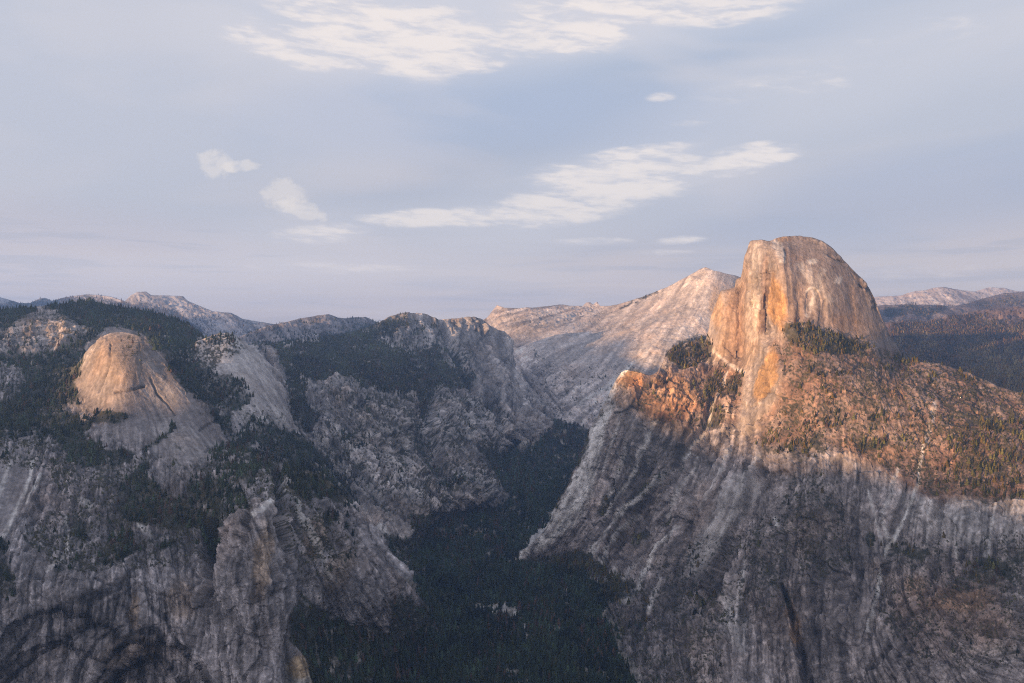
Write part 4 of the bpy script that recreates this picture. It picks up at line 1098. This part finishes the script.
def summ(items):
    r = None
    for amp, b in items:
        x = mth('MULTIPLY', b, amp)
        r = x if r is None else mth('MAXIMUM', r, x)
    return r


sky = N.new('ShaderNodeTexSky'); sky.sky_type = 'NISHITA'; sky.sun_disc = False
sky.sun_elevation = el; sky.sun_rotation = math.atan2(SUN_DIR[0], SUN_DIR[1]); sky.altitude = 2200

elr = smooth(EL, 0, 20)
veil = noise(.5, 1.6, 3.1, .12, 4, .5, .3)
blue = mixc(elr, srgb(191, 187, 195), srgb(180, 190, 209))
lav = mixc(elr, srgb(205, 193, 195), srgb(208, 207, 215))
base = mixc(smooth(veil, .38, .66), blue, lav)
# left and top carry more veil, the middle right stays bluer
base = mixc(mth('MULTIPLY', blob(60, 120, 420, 260), .65), base, srgb(208, 207, 215))
base = mixc(mth('MULTIPLY', blob(960, 70, 330, 110, 12), .6), base, srgb(208, 207, 214))
base = mixc(mth('MULTIPLY', blob(0, 260, 300, 70), .5), base, srgb(204, 192, 198))
base = mixc(mth('MULTIPLY', blob(420, 110, 230, 60, 5), .35), base, srgb(176, 189, 215))
base = mixc(mth('MULTIPLY', blob(900, 200, 260, 60, 5), .55), base, srgb(178, 186, 208))
base = mixc(mth('MULTIPLY', blob(620, 120, 160, 50, 0), .3), base, srgb(178, 189, 214))
# low bands near the horizon
bands = noise(.18, 2.4, 8.0, .55, 4, .55, .2)
lowm = mth('MULTIPLY', smooth(EL, 7.5, 3.0), smooth(bands, .48, .62))
base = mixc(mth('MULTIPLY', lowm, .9), base, srgb(214, 202, 200))
lowd = mth('MULTIPLY', smooth(EL, 9, 4.0), smooth(bands, .46, .34))
base = mixc(mth('MULTIPLY', lowd, .8), base, srgb(172, 176, 192))
# wispy banks
for (x_, y_, a_, b_, t_, k_) in ((430, 22, 300, 75, 3, .55), (640, 8, 330, 52, 3, .5), (600, 200, 230, 62, 6, .4), (400, 240, 240, 46, 3, .4), (860, 70, 330, 60, 14, .3), (300, 275, 360, 24, 0, .35)):
    base = mixc(mth('MULTIPLY', blob(x_, y_, a_, b_, t_), k_), base, srgb(222, 219, 224))
wn = noise(.55, 2.9, 1.7, .42, 6, .52, .3, .2)
wf = noise(1.0, 4.2, 4.2, 1.0, 6, .55, .3, .2)
wis = mth('ADD', mth('MULTIPLY', wn, .72), mth('MULTIPLY', wf, .28))
bank = summ([(1.0, blob(390, 35, 170, 48, -4)), (1.0, blob(430, 66, 120, 14, 2)), (1.05, blob(580, 18, 120, 42, 8)), (.8, blob(700, 5, 160, 26, 0)), (1.0, blob(615, 180, 130, 36, 6)), (1.0, blob(560, 208, 110, 24, 4)), (.95, blob(745, 160, 75, 15, 8)),
             (.8, blob(740, 148, 50, 6, 6)), (1.0, blob(415, 218, 75, 12, 3)), (.9, blob(325, 234, 70, 14, 4)), (.7, blob(340, 268, 110, 9, 0)), (.85, blob(590, 241, 55, 6, 0)), (.85, blob(680, 240, 36, 6, 3)), (.6, blob(660, 97, 22, 7, 0)),
             (.6, blob(300, 212, 40, 12, -10)), (.25, blob(850, 60, 280, 30, 14)), (.9, blob(690, 176, 120, 16, 10)), (.9, blob(500, 214, 110, 15, 4)), (.75, blob(640, 152, 90, 9, 4)), (.8, blob(300, 48, 90, 26, -6)), (.4, blob(950, 270, 160, 10, 2)), (.5, blob(660, 253, 50, 5, 0))])
nl = noise(.6, 1.7, 9.3, .34, 3, .5, .2, .1)
cov = mth('MULTIPLY', smooth(mth('ADD', bank, mth('MULTIPLY', mth('SUBTRACT', mth('ADD', mth('MULTIPLY', nl, .55), mth('MULTIPLY', wis, .45)), .5), 2.0)), .12, 1.05), smooth(bank, .0, .3))
base = mixc(mth('MULTIPLY', cov, .72), base, srgb(219, 215, 220))
hi = mth('MULTIPLY', cov, smooth(mth('ADD', wis, mth('MULTIPLY', cov, .16)), .47, .74))
base = mixc(mth('MULTIPLY', hi, .9), base, srgb(250, 238, 230))
# two small puffs
pn = noise(1, 1.25, 2.2, 1.0, 6, .55, .2)
for (x, y, rx, ry, rt) in ((215, 164, 25, 17, 5), (239, 166, 26, 8, 8), (284, 194, 30, 20, -4), (302, 209, 34, 12, -18)):
    b = blob(x, y, rx, ry, rt)
    k = 1.0 if rx < 24 and ry > 10 else .5
    c = smooth(mth('ADD', b, mth('MULTIPLY', mth('SUBTRACT', pn, .5), 2.0)), .28, .95)
    base = mixc(mth('MULTIPLY', mth('MULTIPLY', c, smooth(b, 0, .2)), k), base, srgb(248, 236, 226))
# the western sky behind the viewer is brighter and warmer, the zenith deeper
ds = N.new('ShaderNodeVectorMath'); ds.operation = 'DOT_PRODUCT'
L(tc.outputs['Generated'], ds.inputs[0]); ds.inputs[1].default_value = (SUN_DIR[0], SUN_DIR[1], .12)
west = smooth(ds.outputs['Value'], -.25, .95)
zen = smooth(EL, 28, 75)
base = mixc(mth('MULTIPLY', zen, .75), base, srgb(150, 162, 196, .6))
low = smooth(EL, 9, 2)
base = mixc(low, base, mixc(.45, base, srgb(230, 210, 203, 1.6)))
base = mixc(mth('MULTIPLY', west, smooth(EL, 60, 25)), base, srgb(244, 234, 240, 1.5))
final = mixc(.9, sky.outputs[0], base)
# below the horizon and behind: plain sky light
L(final, bg.inputs['Color'])

# ------------------------------------------------------------------ camera, render settings
cam = bpy.data.cameras.new('camera'); co = bpy.data.objects.new('camera', cam); col.objects.link(co)
cam.sensor_fit = 'HORIZONTAL'; cam.sensor_width = 36; cam.lens = 36 * F / 1024
cam.shift_y = (HY - 341.5) / 1024
co.location = (0, 0, 0); co.rotation_euler = (math.radians(90), 0, 0)
cam.clip_start = 1; cam.clip_end = 80000
scene.camera = co
vs = scene.view_settings
vs.view_transform = 'Standard'; vs.look = 'None'; vs.exposure = EXPO; vs.gamma = 1; vs.use_curve_mapping = False
scene.render.engine = 'CYCLES'
cy = scene.cycles
cy.max_bounces = 4; cy.diffuse_bounces = 2; cy.volume_bounces = 0; cy.use_denoising = DENOISE; cy.use_adaptive_sampling = False
cy.sample_clamp_indirect = 4
cy.pixel_filter_type = 'BLACKMAN_HARRIS'; cy.filter_width = 1.1
